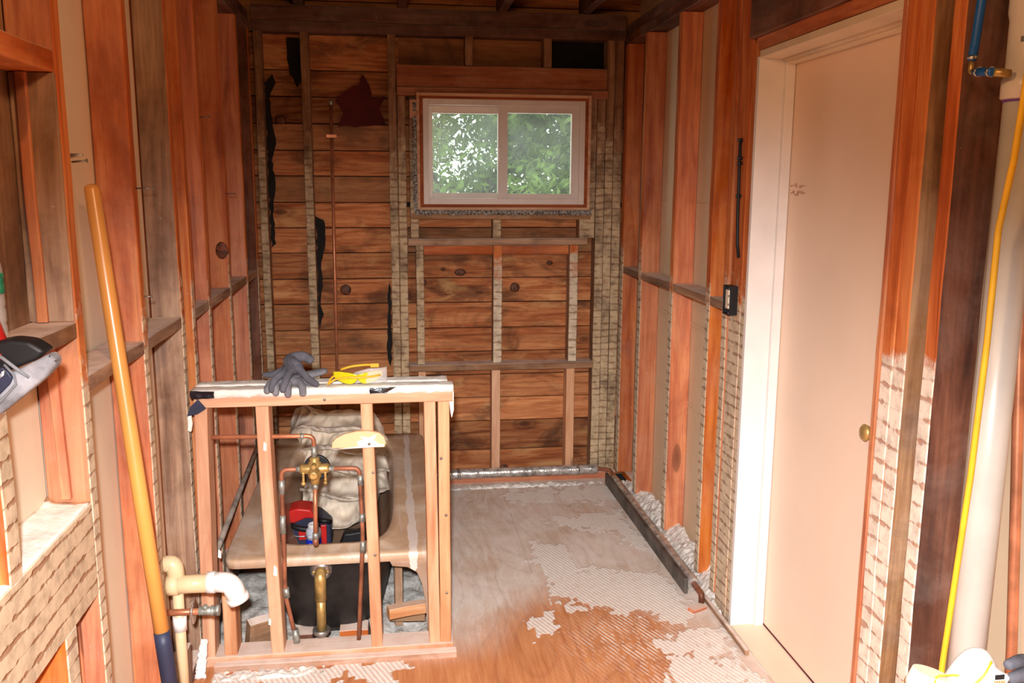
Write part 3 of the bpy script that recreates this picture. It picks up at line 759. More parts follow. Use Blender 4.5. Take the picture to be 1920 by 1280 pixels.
m.build('foliage', LEAF, parent=tr)
m = MB(); m.tube([(.45, 7.2, -.5), (.5, 7.2, 1.3), (.95, 7.3, 1.75), (1.5, 7.5, 2.3)], .05, 10, rs=[.12, .08, .045, .02])
m.tube([(.5, 7.2, 1.3), (.2, 7.1, 1.9), (.1, 7.1, 2.6)], .03, 8, rs=[.05, .03, .015]); m.tube([(.75, 7.25, 1.5), (1.3, 7.3, 1.6), (1.9, 7.2, 1.8)], .02, 8, rs=[.04, .025, .012])
m.tube([(.55, 7.2, 1.35), (1.0, 7.1, 1.42), (1.7, 7.0, 1.7)], .02, 8, rs=[.035, .025, .012]); m.build('branch', BARK, parent=tr)

# ------------------------------------------------------------------ door
dr = empty('door_1', (1.35, 2.45, 0)); dr['kind'] = 'structure'
m = MB(); m.box(1.337, 1.372, 2.03, 2.925, .008, 2.012, bev=.002); m.build('door_slab', DOORP, parent=dr)
m = MB(); m.lathe([(.028, 0), (.028, -.004), (.022, -.007), (.010, -.010), (.009, -.022), (.019, -.030), (.024, -.040), (.018, -.047), (.004, -.049)], (1.337, 2.205, .925), 'x', 28); m.build('door_handle', BRASS, parent=dr)
m = MB(); m.box(1.213, 1.303, 2.866, 2.887, 0, 2.022, bev=.002); m.box(1.303, 1.335, 2.853, 2.887, 0, 2.022, bev=.002)
m.build('door_jamb', PAINT, parent=dr, label='white painted jamb')
m = MB(); m.box(1.213, 1.325, 2.02, 2.866, 2.016, 2.040, bev=.002); m.box(1.303, 1.335, 2.02, 2.853, 1.998, 2.016, bev=.002)
m.tube([(1.300, 2.02, 2.014), (1.300, 2.86, 2.014)], .008, 12); m.build('head_jamb', CREAM, parent=dr, label='cream head jamb')
m = MB(); m.beam('z', 1.213, 1.335, 2.020, 2.040, 0, 2.04); m.build('near_jamb', ORANGE['z'], parent=dr, label='bare orange wood jamb edge')
m = MB(); m.box(1.335, 1.345, 2.03, 2.92, .0, .010); m.build('threshold_strip', CARPET, parent=dr)
m = MB()
for z, s in ((1.60, 1), (1.575, .8)):
    for k in range(7): m.box(1.3355, 1.3372, 2.83-.016*k, 2.84-.016*k+.002, z+random.uniform(-.006, .006), z+.003+random.uniform(-.004, .008))
m.build('pencil_mark', plain('pencil_grey', srgb(188, 150, 128), .8), parent=dr)
m = MB(); m.beam('x', 1.216, 1.31, 2.04, 2.9, 2.042, 2.083, ch=.002); m.build('trim_7', ORANGE['y'], kind='structure')

# ------------------------------------------------------------------ half wall at the head of the tub
DPINE = wood('dusty_pine', 'x', srgb(196, 144, 110), srgb(166, 112, 80), srgb(210, 166, 134), stain=.25, film=.5)
hw = empty('half_wall', (-.24, 2.86, 0), 'half-height pine stud wall with white plastered cap in front of the tub', 'half wall')
def hp(name, ax, dims, lean=(0, 0, 0), mat=None, label=None):
    m = MB(); m.beam(ax, *dims, lean=lean, jit=.0008); return m.build(name, mat or PINE[ax], parent=hw, label=label)
hp('bottom_plate', 'x', (-.663, .186, 2.812, 2.905, .0, .036), mat=DPINE)
hp('bottom_plate', 'x', (-.61, .195, 2.778, 2.811, -.004, .022), mat=DPINE, label='dusty lower edge board')
hp('top_plate', 'x', (-.632, .190, 2.815, 2.905, .895, .929))
hp('post', 'z', (-.652, -.612, 2.818, 2.905, .037, .894), (.018, 0, 0)); hp('post', 'z', (-.582, -.540, 2.822, 2.905, .037, .27), (.0, 0, 0), label='short jack post')
hp('post', 'z', (-.429, -.388, 2.818, 2.905, .037, .894), (-.016, 0, 0)); hp('post', 'z', (-.094, -.056, 2.816, 2.905, .037, .894), (-.017, 0, 0))
hp('post', 'z', (.104, .142, 2.820, 2.905, .037, .894), (-.009, 0, 0)); hp('post', 'z', (.1425, .180, 2.820, 2.905, .037, .894), (-.002, 0, 0))
def slab(x0, x1, y0, y1, z0, z1, name, mat, label=None, amp=.003, parent=None, nx=60):
    m = MB(); P = []
    prof = [(y0, z0), (y0-.001, z1-.004), (y0+.004, z1)]+[(y0+(y1-y0)*k/6, z1+.001) for k in range(1, 6)]+[(y1-.003, z1), (y1, z1-.004), (y1, z0)]
    for i in range(nx+1):
        x = x0+(x1-x0)*i/nx; row = []
        for k, (y, z) in enumerate(prof):
            d = noise.noise((x*14, y*20+k, z*20))*amp; e = noise.noise((x*40, k*.9, 3))*amp
            row.append((x, y+(d+e)*(1 if k < 3 else .4), z+(d*.8+e*.6 if 0 < k < len(prof)-1 else (e*2.2 if k == 0 else 0))))
        P.append(row)
    V = m.grid(P, closed_u=True); m.bm.faces.new(V[0]); m.bm.faces.new(V[-1][::-1]); bmesh.ops.recalc_face_normals(m.bm, faces=m.bm.faces)
    return m.build(name, mat, parent=parent, label=label)
slab(-.640, .192, 2.806, 2.868, .929, .9535, 'cap_board', PLASTER, 'white plastered cap board, front', parent=hw)
slab(-.636, .176, 2.870, 2.935, .929, .957, 'cap_board', PLASTER, 'white plastered cap board, rear', parent=hw)
m = MB(); m.prism([(.176, .925), (.196, .93), (.194, .86), (.188, .835), (.182, .85), (.180, .9)], 2.83, 2.90, 'y', bev=.003); m.rough(.004, 30); m.build('plaster_crust', PLASTER, parent=hw)
m = MB(); m.prism([(-.652, .875), (-.640, .878), (-.638, .845), (-.642, .82), (-.652, .825), (-.650, .85)], 2.80, 2.815, 'y', bev=.003); m.rough(.004, 30); m.build('plaster_crust', PLASTER, parent=hw)
for (x, z) in ((-.225, .912), (.15, .70), (-.075, .66), (-.075, .37), (.165, .22), (.165, .50), (-.62, .30)):
    m = MB(); m.lathe([(.001, -.0022), (.0045, -.002), (.005, 0)], (x, 2.816, z), 'y', 12); m.build('nail', STEEL, parent=hw)
for (x, z, s) in ((-.42, .76, .010), (-.405, .33, .012), (-.43, .15, .008), (-.58, .40, .010)):
    m = MB(); m.prism([(x-s*.5, z-s), (x+s*.5, z-s*1.4), (x+s*.6, z+s), (x-s*.2, z+s*1.8)], 2.8152, 2.818, 'y'); m.build('plaster_crust', PLASTER, parent=hw)
# things stuck on and lying on the half wall
def tape(poly, label, depth=2.801):
    m = MB(); m.prism(poly, depth, depth-.004, 'y', bev=.0012); bmesh.ops.subdivide_edges(m.bm, edges=[e for e in m.bm.edges if e.calc_length() > .015], cuts=3, use_grid_fill=True)
    m.rough(.0022, 90); m.build('tape_strip', TAPE, label=label, cat='tape')
tape([(-.640, .955), (-.566, .953), (-.566, .930), (-.638, .930)], 'glossy black tape strip at the left end of the half wall cap')
tape([(-.080, .951), (-.03, .951), (.006, .953), (-.008, .944), (-.028, .934), (-.080, .932)], 'dark blue-black tape strip on the cap front near the goggles')
m = MB(); m.prism([(-.640, .905), (-.616, .928), (-.592, .898), (-.620, .880), (-.652, .874)], 2.797, 2.803, 'y', bev=.001); m.build('paper_scrap', NAVYP, label='dark blue-grey scrap under the black tape at the left post', cat='scrap')
m = MB(); m.prism([(-.206, .753), (-.204, .772), (-.190, .787), (-.165, .799), (-.126, .807), (-.088, .808), (-.052, .800), (-.036, .785), (-.031, .765), (-.036, .751)], 2.798, 2.814, 'y', bev=.002)
sc = m.build('board_scrap', plain('pale_tan_board', srgb(232, 190, 146), .8, var=.05), label='pale half-round board scrap screwed to the third post', cat='board')
m = MB(); m.prism([(-.195, .751), (-.12, .758), (-.125, .775), (-.105, .782), (-.118, .792), (-.085, .788), (-.06, .797), (-.068, .780), (-.055, .765), (-.038, .762), (-.037, .753)], 2.792, 2.798, 'y', bev=.0015); m.rough(.002, 60)
m.build('plaster_blot', PLASTER, parent=sc, label='white plaster blot')
m = MB(); m.lathe([(.001, -.002), (.0045, -.0015), (.0045, 0)], (-.085, 2.791, .766), 'y', 12); m.build('screw', STEEL, parent=sc)

# ------------------------------------------------------------------ gloves
def skin(name, chains, mat, label=None, cat=None, group=None, parent=None, sub=2, root=0):
    """one continuous surface grown round connected joints; each joint (x, y, z, radius[, radius2])"""
    verts = []; edges = []; rad = []; key = {}
    for ch in chains:
        prev = None
        for j in ch:
            k = tuple(round(q, 4) for q in j[:3])
            if k not in key: key[k] = len(verts); verts.append(Vector(j[:3])); rad.append((j[3], j[4] if len(j) > 4 else j[3]))
            i = key[k]
            if prev is not None and prev != i: edges.append((prev, i))
            prev = i
    o3 = verts[root].copy(); me = bpy.data.meshes.new(name); me.from_pydata([v-o3 for v in verts], edges, []); o = bpy.data.objects.new(name, me); COL.objects.link(o)
    o.location = o3 if parent is None else o3-WP[parent.name]
    if parent is not None: o.parent = parent
    WP[o.name] = o3
    me.materials.append(mat)
    s = o.modifiers.new('skin', 'SKIN'); s.use_smooth_shade = True
    for i, r in enumerate(rad): me.skin_vertices[0].data[i].radius = r; me.skin_vertices[0].data[i].use_root = (i == root)
    o.modifiers.new('sub', 'SUBSURF').levels = sub; o.modifiers['sub'].render_levels = sub
    return setp(o, label, cat, group)
GG = 'pair of grey work gloves'
# lower glove: palm flat on the cap, fingers over its front edge
A = (-.345, 2.855, .975)
skin('work_glove', [[(A[0], A[1], A[2], .040, .018), (-.30, 2.872, .978, .034, .015), (-.245, 2.888, .988, .026, .012), (-.215, 2.892, .995, .018, .010)],
  [A+(.040, .018), (-.395, 2.835, .966, .014), (-.402, 2.806, .955, .0125), (-.404, 2.795, .940, .011)],
  [A+(.040, .018), (-.375, 2.822, .970, .015), (-.376, 2.794, .955, .0135), (-.374, 2.789, .932, .0115)],
  [A+(.040, .018), (-.340, 2.820, .970, .015), (-.338, 2.793, .950, .0135), (-.336, 2.789, .926, .0115)],
  [A+(.040, .018), (-.300, 2.820, .968, .014), (-.291, 2.798, .955, .013), (-.290, 2.790, .930, .0115)],
  [A+(.040, .018), (-.288, 2.842, .968, .013), (-.262, 2.826, .966, .0115), (-.248, 2.82, .966, .009)]],
  DENIM, 'lower grey work glove, fingers hanging over the front edge of the cap', 'glove', GG)
# upper glove: folded over itself on top of the other
B = (-.318, 2.862, 1.022)
skin('work_glove', [[B+(.030, .020), (-.335, 2.874, 1.042, .024, .018), (-.29, 2.884, 1.044, .018, .016), (-.262, 2.884, 1.024, .014, .013)],
  [B+(.030, .020), (-.360, 2.85, 1.002, .018, .014), (-.385, 2.852, .992, .013), (-.425, 2.858, .990, .008)],
  [B+(.030, .020), (-.350, 2.828, 1.005, .015), (-.378, 2.806, .985, .013), (-.388, 2.792, .960, .0115), (-.384, 2.784, .945, .0105)],
  [B+(.030, .020), (-.330, 2.818, 1.010, .013), (-.342, 2.794, .985, .0125), (-.352, 2.782, .958, .0115), (-.350, 2.780, .946, .010)],
  [B+(.030, .020), (-.300, 2.824, 1.010, .013), (-.275, 2.806, .985, .0125), (-.252, 2.806, .968, .0115), (-.240, 2.808, .960, .009)]],
  DENIM_D, 'upper darker grey work glove, crumpled on top of the other', 'glove', GG)

# ------------------------------------------------------------------ goggles
gl = empty('safety_glasses', (-.125, 2.865, .957), 'clear and yellow wraparound safety glasses lying right of the gloves', 'safety glasses')
def lens(cx, w, side):
    m = MB(); P = []
    for j in range(9):
        t = j/8; row = []
        for i in range(17):
            u = i/16*2-1; top = .020*(1-.25*abs(u)**3); bot = -.018*(1-abs(u)**2.6)*(1-.25*u*side); 
            z = bot+(top-bot)*t
            row.append((cx+w*u, 2.828+.020*(u*.5+side*.5)**2*1.2-.004*t, .9775+z+ .004*side*u))
        P.append(row)
    m.grid(P); o = m.build('lens', YLENS, parent=gl); o.modifiers.new('s', 'SOLIDIFY').thickness = .0022; return o
lens(-.158, .040, -1); lens(-.078, .040, 1)
m = MB(); P = []
for j in range(9):
    t = j/8; row = []
    for i in range(21):
        a = math.radians(-72+i/20*130); r = .060
        row.append((-.075+r*math.sin(a)*1.02, 2.874-r*math.cos(a)*.78, .960+.050*t*(1 if i > 10 else .6+.04*i)*(1-.0*t)))
    P.append(row)
m.grid(P); o = m.build('side_shield', CLEAR, parent=gl, label='clear plastic side shield'); o.modifiers.new('s', 'SOLIDIFY').thickness = .0015
m = MB(); m.tube(bend([(-.213, 2.822, .961), (-.190, 2.826, .978), (-.150, 2.818, .984), (-.118, 2.816, .982), (-.075, 2.820, .984), (-.045, 2.832, .986)], .02), .0035, 10); m.build('brow_bar', YFRAME, parent=gl)
m = MB(); m.tube(bend([(-.176, 2.905, .992), (-.140, 2.905, 1.003), (-.085, 2.900, 1.008), (-.052, 2.885, 1.008)], .02), .0042, 10); m.box(-.078, -.050, 2.880, 2.886, 1.002, 1.015, bev=.001); m.build('temple', YFRAME, parent=gl, label='amber temple arm')
m = MB(); m.tube(bend([(-.213, 2.822, .961), (-.202, 2.85, .982), (-.15, 2.89, .982)], .02), .0035, 8); m.build('temple', YFRAME, parent=gl, label='amber temple arm')

# ------------------------------------------------------------------ bathtub
tb = empty('bathtub', (-.23, 3.69, 0), 'brown dusty old bathtub behind the half wall', 'bathtub')
def se(cx, cy, hx, hy, z, n, N=72):
    out = []
    for k in range(N):
        a = 2*math.pi*k/N; c, s = math.cos(a), math.sin(a)
        out.append((cx+hx*math.copysign(abs(c)**(2/n), c), cy+hy*math.copysign(abs(s)**(2/n), s), z))
    return out
R = [se(-.228, 3.695, .368, .760, .292, 24), se(-.228, 3.695, .370, .762, .318, 24), se(-.228, 3.695, .364, .756, .325, 20), se(-.232, 3.695, .30, .715, .316, 10), se(-.24, 3.695, .252, .68, .330, 6), se(-.243, 3.695, .238, .664, .331, 5), se(-.243, 3.695, .230, .655, .318, 4.5),
     se(-.243, 3.695, .226, .650, .280, 4.3), se(-.243, 3.70, .208, .625, .13, 3.8), se(-.243, 3.72, .180, .55, .045, 3), se(-.243, 3.72, .12, .45, .022, 2.6), se(-.243, 3.72, .01, .02, .018, 2)]
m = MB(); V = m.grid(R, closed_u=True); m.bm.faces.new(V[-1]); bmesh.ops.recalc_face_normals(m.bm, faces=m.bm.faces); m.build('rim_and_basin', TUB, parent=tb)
R = [se(-.228, 3.695, .362, .752, .291, 20), se(-.243, 3.695, .245, .735, .285, 5), se(-.243, 3.695, .232, .728, .20, 5), se(-.243, 3.70, .200, .700, .03, 4), se(-.243, 3.70, .17, .66, -.01, 4)]
m = MB(); V = m.grid(R, closed_u=True); m.bm.faces.new(V[-1]); bmesh.ops.recalc_face_normals(m.bm, faces=m.bm.faces); m.build('underside', CASTIRON, parent=tb, label='black cast underside')
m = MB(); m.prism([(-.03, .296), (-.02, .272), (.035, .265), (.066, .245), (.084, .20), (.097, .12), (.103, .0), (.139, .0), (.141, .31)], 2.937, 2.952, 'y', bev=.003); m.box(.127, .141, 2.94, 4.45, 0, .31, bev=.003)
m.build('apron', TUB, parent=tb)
m = MB(); m.lathe([(.008, -.018), (.024, -.016), (.036, -.008), (.040, 0), (.040, .012)], (-.268, 2.962, .262), 'y', 28); ovf = m.build('overflow_plate', CHROME, parent=tb)
for s in (-1, 1):
    m = MB(); m.lathe([(.002, -.004), (.006, -.003), (.006, 0)], (-.268+s*.024, 2.945, .262), 'y', 12); m.build('screw', BRASS, parent=ovf)
m = MB(); m.tube(bend([(-.268, 2.955, .262), (-.268, 2.915, .262), (-.268, 2.915, .17)], .03), .020, 18); m.tube([(-.268, 2.915, .19), (-.268, 2.915, .06)], .0165, 18); m.build('overflow_pipe', BRASS, parent=tb, label='brass overflow pipe')
m = MB(); m.lathe([(.030, .062), (.031, .048), (.023, .045), (.023, -.02), (.027, -.022), (.027, -.06)], (-.270, 2.92, 0), 'z', 24); m.build('drain_fitting', STEEL, parent=tb)
# cradle under the tub end: scrap timber and bricks
def scrap(dims, label, rz=0, mat=None, ax='x', name='wood_scrap', cat='wood scrap', rx=0):
    m = MB(); m.beam(ax, *dims); o = m.build(name, mat or ORANGE[ax], label=label, cat=cat); o.rotation_euler = (rx, 0, rz); return o
scrap((-.04, .10, 2.98, 3.02, .055, .095), 'dusty stick sticking out right of the tub end', .25, PINE['x'])
scrap((-.03, .10, 3.05, 3.12, .0, .04), 'dusty plank under the right tub corner', -.1, BROWN['x'])
scrap((-.015, .015, 3.1, 3.13, -.04, .26), 'upright dusty stick in the gap right of the tub end', .1, BROWN['z'], 'z')
scrap((-.21, -.11, 2.955, 3.03, -.04, .03), 'brown wood block under the drain, right side', 0, ORANGE['x'])
scrap((-.105, -.075, 2.955, 3.03, -.03, .035), 'thin wood block leaning under the tub by the third post', .1, BROWN['x'])
scrap((-.375, -.305, 2.955, 3.03, -.04, .025), 'brown wood block left of the drain pipe', 0, DARKW['x'])
scrap((-.54, -.46, 2.96, 3.0, -.02, .10), 'grey dusty board leaning at the left tub corner', .5, BROWN['x'], rx=.3)
# drop cloths heaped in the tub
m = MB(); P = []; NL = 110; NU = 80
for j in range(NL+1):
    t = j/NL; row = []
    for i in range(NU+1):
        u = i/NU*2-1
        wl, wr = -.46+.02*math.sin(5*t), -.035-.10*max(0, t-.75)*2
        if t < .25: wr -= .10*(1-t/.25)
        if t > .7: wl -= .07*(t-.7)/.3
        x = (wl+wr)/2+(wr-wl)/2*u*(1+.04*math.sin(t*30))
        e = (1-abs(u)**5)
        ph = t*5.2+.28*math.sin(2.2*u+1)+.25*noise.noise((x*5, t*2, 0))
        s = math.sin(2*math.pi*ph)
        y = 3.82+.58*t-.055*s*(.6+.4*e)
        z = .10+.385*t**.9+.022*math.cos(2*math.pi*ph)
        r = noise.noise((x*9+2*t, t*5, 1.5)); r2 = 1-abs(noise.noise((x*14+t*9, t*22-x*6, 4)))*2
        r3 = 1-abs(noise.noise((x*26-t*14+3, t*16+x*12, 8)))*2; y -= .050*r+.020*r2+.010*r3; z += .026*r+.012*r2+.005*r3
        z = z*e+(1-e)*(z*.72+.02); y = y+(1-e)*.09
        row.append((x, y, z))
    P.append(row)
m.grid(P); 
o = m.build('drop_cloth', CANVAS, label='crumpled beige canvas drop cloths heaped in the tub', cat='drop cloth'); o.modifiers.new('s', 'SOLIDIFY').thickness = .006
o.modifiers.new('sub', 'SUBSURF').levels = 1
# tool bag
tbg = empty('tool_bag', (-.375, 3.74, .03), 'red and black tool case lying in the tub', 'tool case')
m = MB(); m.prism([(-.47, .03), (-.475, .12), (-.455, .20), (-.40, .205), (-.33, .175), (-.285, .13), (-.285, .03)], 3.70, 3.82, 'y', bev=.012); m.build('body', NAVYP, parent=tbg, label='dark grey body')
m = MB(); m.prism([(-.474, .15), (-.462, .212), (-.425, .222), (-.37, .214), (-.345, .17), (-.39, .175), (-.44, .155)], 3.688, 3.80, 'y', bev=.008); m.build('lid', REDP, parent=tbg, label='red lid')
m = MB(); m.box(-.425, -.385, 3.692, 3.702, .075, .13, bev=.004); m.build('panel', REDP, parent=tbg, label='red front panel')
m = MB(); m.box(-.335, -.305, 3.690, 3.702, .03, .14, bev=.004); m.build('panel', REDP, parent=tbg, label='red front panel')
m = MB(); m.tube(bend([(-.455, 3.685, .150), (-.42, 3.665, .140), (-.36, 3.665, .130), (-.335, 3.685, .145)], .02), .012, 12); m.build('handle', BLACK, parent=tbg)
m = MB(); m.tube(bend([(-.46, 3.69, .122), (-.44, 3.665, .105), (-.39, 3.665, .102), (-.375, 3.69, .12)], .02), .0025, 8); m.build('wire_bail', CHROME, parent=tbg)
m = MB(); m.tube(bend([(-.345, 3.69, .165), (-.31, 3.675, .165), (-.285, 3.69, .155)], .02), .011, 12); m.build('latch', BLACK, parent=tbg)
# spray can
cn = empty('spray_can', (-.352, 3.60, .022), 'white and blue spray can standing in front of the red tool case', 'can')
m = MB(); m.lathe([(.030, 0), (.032, .003), (.032, .10)], (-.352, 3.60, .022), 'z', 32); m.build('label_band', plain('blue_label', srgb(26, 52, 196), .3, var=.05), parent=cn, label='blue label')
m = MB(); m.lathe([(.032, .10), (.032, .128), (.030, .138), (.023, .146)], (-.352, 3.60, .022), 'z', 32); m.build('can_body', plain('can_white', srgb(214, 216, 226), .3, var=.04), parent=cn, label='white upper body')
m = MB(); m.lathe([(.022, .140), (.022, .162), (.017, .165), (.015, .145)], (-.352, 3.60, .022), 'z', 28); m.lathe([(.006, .145), (.006, .170), (.004, .172)], (-.352, 3.60, .022), 'z', 14); m.build('cap', PVCW, parent=cn)
m = MB()
for k, zz in enumerate((.112, .080, .062, .050)):
    for i in range(5): 
        a = math.radians(-118+i*10+(3*k)); m.box(-.352+.0325*math.cos(a)-.002, -.352+.0325*math.cos(a)+.0015, 3.60+.0325*math.sin(a)-.0006, 3.60+.0325*math.sin(a), .022+zz, .022+zz+.006)
m.build('lettering', plain('label_ink', srgb(236, 238, 244), .4), parent=cn)
# black bag
m = MB(); m.prism([(-.265, .02), (-.225, .135), (-.14, .14), (-.10, .10), (-.12, .02)], 3.60, 3.66, 'y', bev=.010); bmesh.ops.subdivide_edges(m.bm, edges=[e for e in m.bm.edges if e.calc_length() > .03], cuts=3, use_grid_fill=True); m.rough(.004, 30)
bb = m.build('tool_pouch', BLACK, label='black dusty pouch with two white marks leaning in the tub', cat='pouch')
for x in (-.225, -.19):
    m = MB()
    for k in range(3): m.box(x, x+.012-.003*(k % 2), 3.590, 3.5955, .035+.007*k, .039+.007*k)
    m.box(x+.004, x+.007, 3.590, 3.5955, .035, .055); m.build('white_mark', PVCW, parent=bb)

# ------------------------------------------------------------------ shower valve and copper
sv = empty('shower_valve', (-.269, 2.87, .60), 'brass shower valve with copper pipes between the half wall posts', 'valve')
m = MB(); m.lathe([(.012, .045), (.017, .042), (.017, .030), (.022, .026), (.022, -.022), (.016, -.030), (.014, -.048), (.010, -.05)], (-.269, 2.868, .660), 'z', 20)
m.lathe([(.014, -.048), (.017, -.040), (.017, .040), (.014, .048)], (-.269, 2.868, .664), 'x', 18)
m.lathe([(.010, -.052), (.014, -.050), (.014, -.034), (.020, -.030), (.021, 0)], (-.269, 2.868, .655), 'y', 20)
m.lathe([(.007, -.044), (.009, -.04), (.009, 0)], (-.269, 2.868, .682), 'y', 12)
for s in (-1, 1): m.box(-.269+s*.036-.004, -.269+s*.036+.004, 2.846, 2.856, .618, .658, bev=.002)
m.build('valve_body', BRASS, parent=sv)
for s in (-1, 1):
    m = MB(); m.lathe([(.002, -.004), (.007, -.002), (.008, .006)], (-.269+s*.036, 2.842, .622), 'y', 12); m.build('stop_screw', BRASS, parent=sv)
m = MB(); m.lathe([(.040, .0), (.044, .001), (.044, .010), (.040, .011)], (-.265, 2.905, .655), 'y', 24); m.build('guard_ring', BLACK, parent=sv)  # black ring stands in for the dark shadow around the valve
CP = .0075
def cpipe(pts, label=None, r=CP, mat=None, par=None):
    m = MB(); m.tube(bend(pts, .022), r, 14); return m.build('copper_pipe', mat or COPPER, parent=par or sv, label=label)
cpipe([(-.635, 2.87, .784), (-.269, 2.87, .777), (-.269, 2.87, .70)])
cpipe([(-.300, 2.87, .664), (-.378, 2.87, .664), (-.382, 2.87, .22), (-.352, 2.875, .045)], mat=COPPER_D)
cpipe([(-.238, 2.87, .662), (-.122, 2.87, .660), (-.116, 2.87, .42), (-.141, 2.875, .01)], mat=COPPER_D)
cpipe([(-.269, 2.868, .615), (-.274, 2.866, .425)])
for (a, b, r) in (((-.300, 2.87, .777), (-.312, 2.87, .777), .0098), ((-.269, 2.87, .742), (-.269, 2.87, .70), .0100), ((-.378, 2.87, .628), (-.379, 2.87, .58), .0100), ((-.380, 2.87, .505), (-.381, 2.87, .44), .0100),
   ((-.120, 2.87, .636), (-.119, 2.87, .60), .0100), ((-.117, 2.87, .50), (-.117, 2.87, .47), .0100), ((-.116, 2.87, .40), (-.118, 2.87, .36), .0100), ((-.3, 2.87, .664), (-.33, 2.87, .664), .0098), ((-.238, 2.87, .662), (-.205, 2.87, .662), .0098),
   ((-.269, 2.868, .61), (-.269, 2.868, .595), .0098), ((-.273, 2.866, .440), (-.274, 2.866, .418), .0105), ((-.380, 2.87, .245), (-.376, 2.87, .21), .0105), ((-.356, 2.875, .09), (-.350, 2.875, .04), .0115)):
    m = MB(); m.tube([a, b], r, 14); m.build('soldered_joint', SOLDER, parent=sv)
m = MB(); m.lathe([(.0102, .018), (.0102, 0), (.007, -.008)], (-.274, 2.866, .402), 'z', 14); m.build('pipe_cap', COPPER_D, parent=sv)
# galvanised pipe along the left wall
m = MB(); m.tube([(-.652, 2.93, .268), (-.652, 3.72, .336), (-.648, 4.46, .40)], .0105, 12); m.build('iron_pipe', plain('dusty_grey_pipe', srgb(164, 150, 138), .7, var=.25, vsc=20), label='thin grey iron pipe climbing along the left wall above the tub', cat='pipe')
# back wall riser
cr = empty('riser_pipe', (-.30, 4.62, .3), 'thin copper riser pipe rising up the back wall', 'pipe')
m = MB(); m.tube([(-.302, 4.625, .30), (-.291, 4.630, 2.0)], .0085, 12); m.build('copper_pipe', COPPER, parent=cr)
m = MB(); m.lathe([(.011, 0), (.011, .02), (.005, .026)], (-.291, 4.63, 1.995), 'z', 14); m.build('pipe_cap', SOLDER, parent=cr)
m = MB(); m.box(-.318, -.266, 4.6185, 4.622, 1.833, 1.850, bev=.001); m.build('pipe_strap', COPPER, parent=cr)

# ------------------------------------------------------------------ left plumbing
dp = empty('drain_pipe', (-.645, 2.51, 0), 'cream plastic drain pipe with white elbow coming out of the left wall', 'pipe')
m = MB(); m.tube([(-.655, 2.50, .447), (-.535, 2.50, .447)], .0265, 24); m.tube([(-.665, 2.50, .447), (-.632, 2.50, .447)], .0305, 24); m.build('horizontal_pipe', PVCY, parent=dp)
m = MB(); m.tube([(-.553, 2.50, .449), (-.530, 2.50, .449)], .0315, 24); m.tube(bend([(-.531, 2.50, .449), (-.488, 2.498, .446), (-.468, 2.495, .398)], .045, 8), .0295, 24); m.tube([(-.471, 2.495, .404), (-.465, 2.495, .388)], .0325, 24); m.build('elbow', PVCW, parent=dp, label='white elbow')
m = MB(); m.tube(bend([(-.685, 2.52, .50), (-.648, 2.515, .51), (-.640, 2.51, .455)], .03), .0245, 20); m.build('tee_fitting', PVCY, parent=dp)
m = MB(); m.tube([(-.640, 2.51, .43), (-.640, 2.51, .0)], .0155, 18); m.build('vertical_pipe', PVCY, parent=dp)
m = MB(); m.tube([(-.640, 2.51, .345), (-.640, 2.51, .30)], .0195, 18); m.build('coupling', PVCW, parent=dp)
vs = empty('stop_valve', (-.60, 2.47, .36), 'copper stub with round chrome plate and stop valve below the drain elbow', 'valve')
m = MB(); m.tube([(-.70, 2.47, .377), (-.545, 2.47, .374)], .0095, 14); m.build('copper_stub', COPPER, parent=vs)
m = MB(); m.lathe([(.010, -.006), (.030, -.003), (.036, .002), (.036, .004), (.010, .002)], (-.592, 2.47, .376), 'x', 28); m.build('escutcheon', CHROME, parent=vs)
m = MB(); m.tube([(-.575, 2.47, .376), (-.520, 2.47, .374)], .0125, 14); m.tube([(-.540, 2.47, .375), (-.532, 2.47, .375)], .016, 10); m.tube([(-.527, 2.47, .375), (-.517, 2.47, .375)], .0165, 10); m.tube([(-.555, 2.47, .375), (-.555, 2.462, .395)], .007, 10); m.build('valve_body', SOLDER, parent=vs)
scrap((-.70, -.655, 2.40, 2.46, 0, .165), 'plaster-topped wood block at the foot of the left wall', 0, ORANGE['z'], 'z')
scrap((-.66, -.635, 2.53, 2.60, 0, .21), 'upright board piece beside the vertical drain pipe', 0, BROWN['z'], 'z')
m = MB(); P = []
for j in range(22):
    t = j/21; P.append([(-.650+.02*t+.022*(1-t*.4)*(i/6-.5)*1.6+.006*noise.noise((i, j*.5, 0)), 2.745+.01*t+.012*noise.noise((i*.8, j*.6, 3)), .135*t+.0015) for i in range(7)])
m.grid(P); o = m.build('torn_paper', PAINT, label='torn white paper strip at the foot of the left post', cat='paper'); o.modifiers.new('s', 'SOLIDIFY').thickness = .002

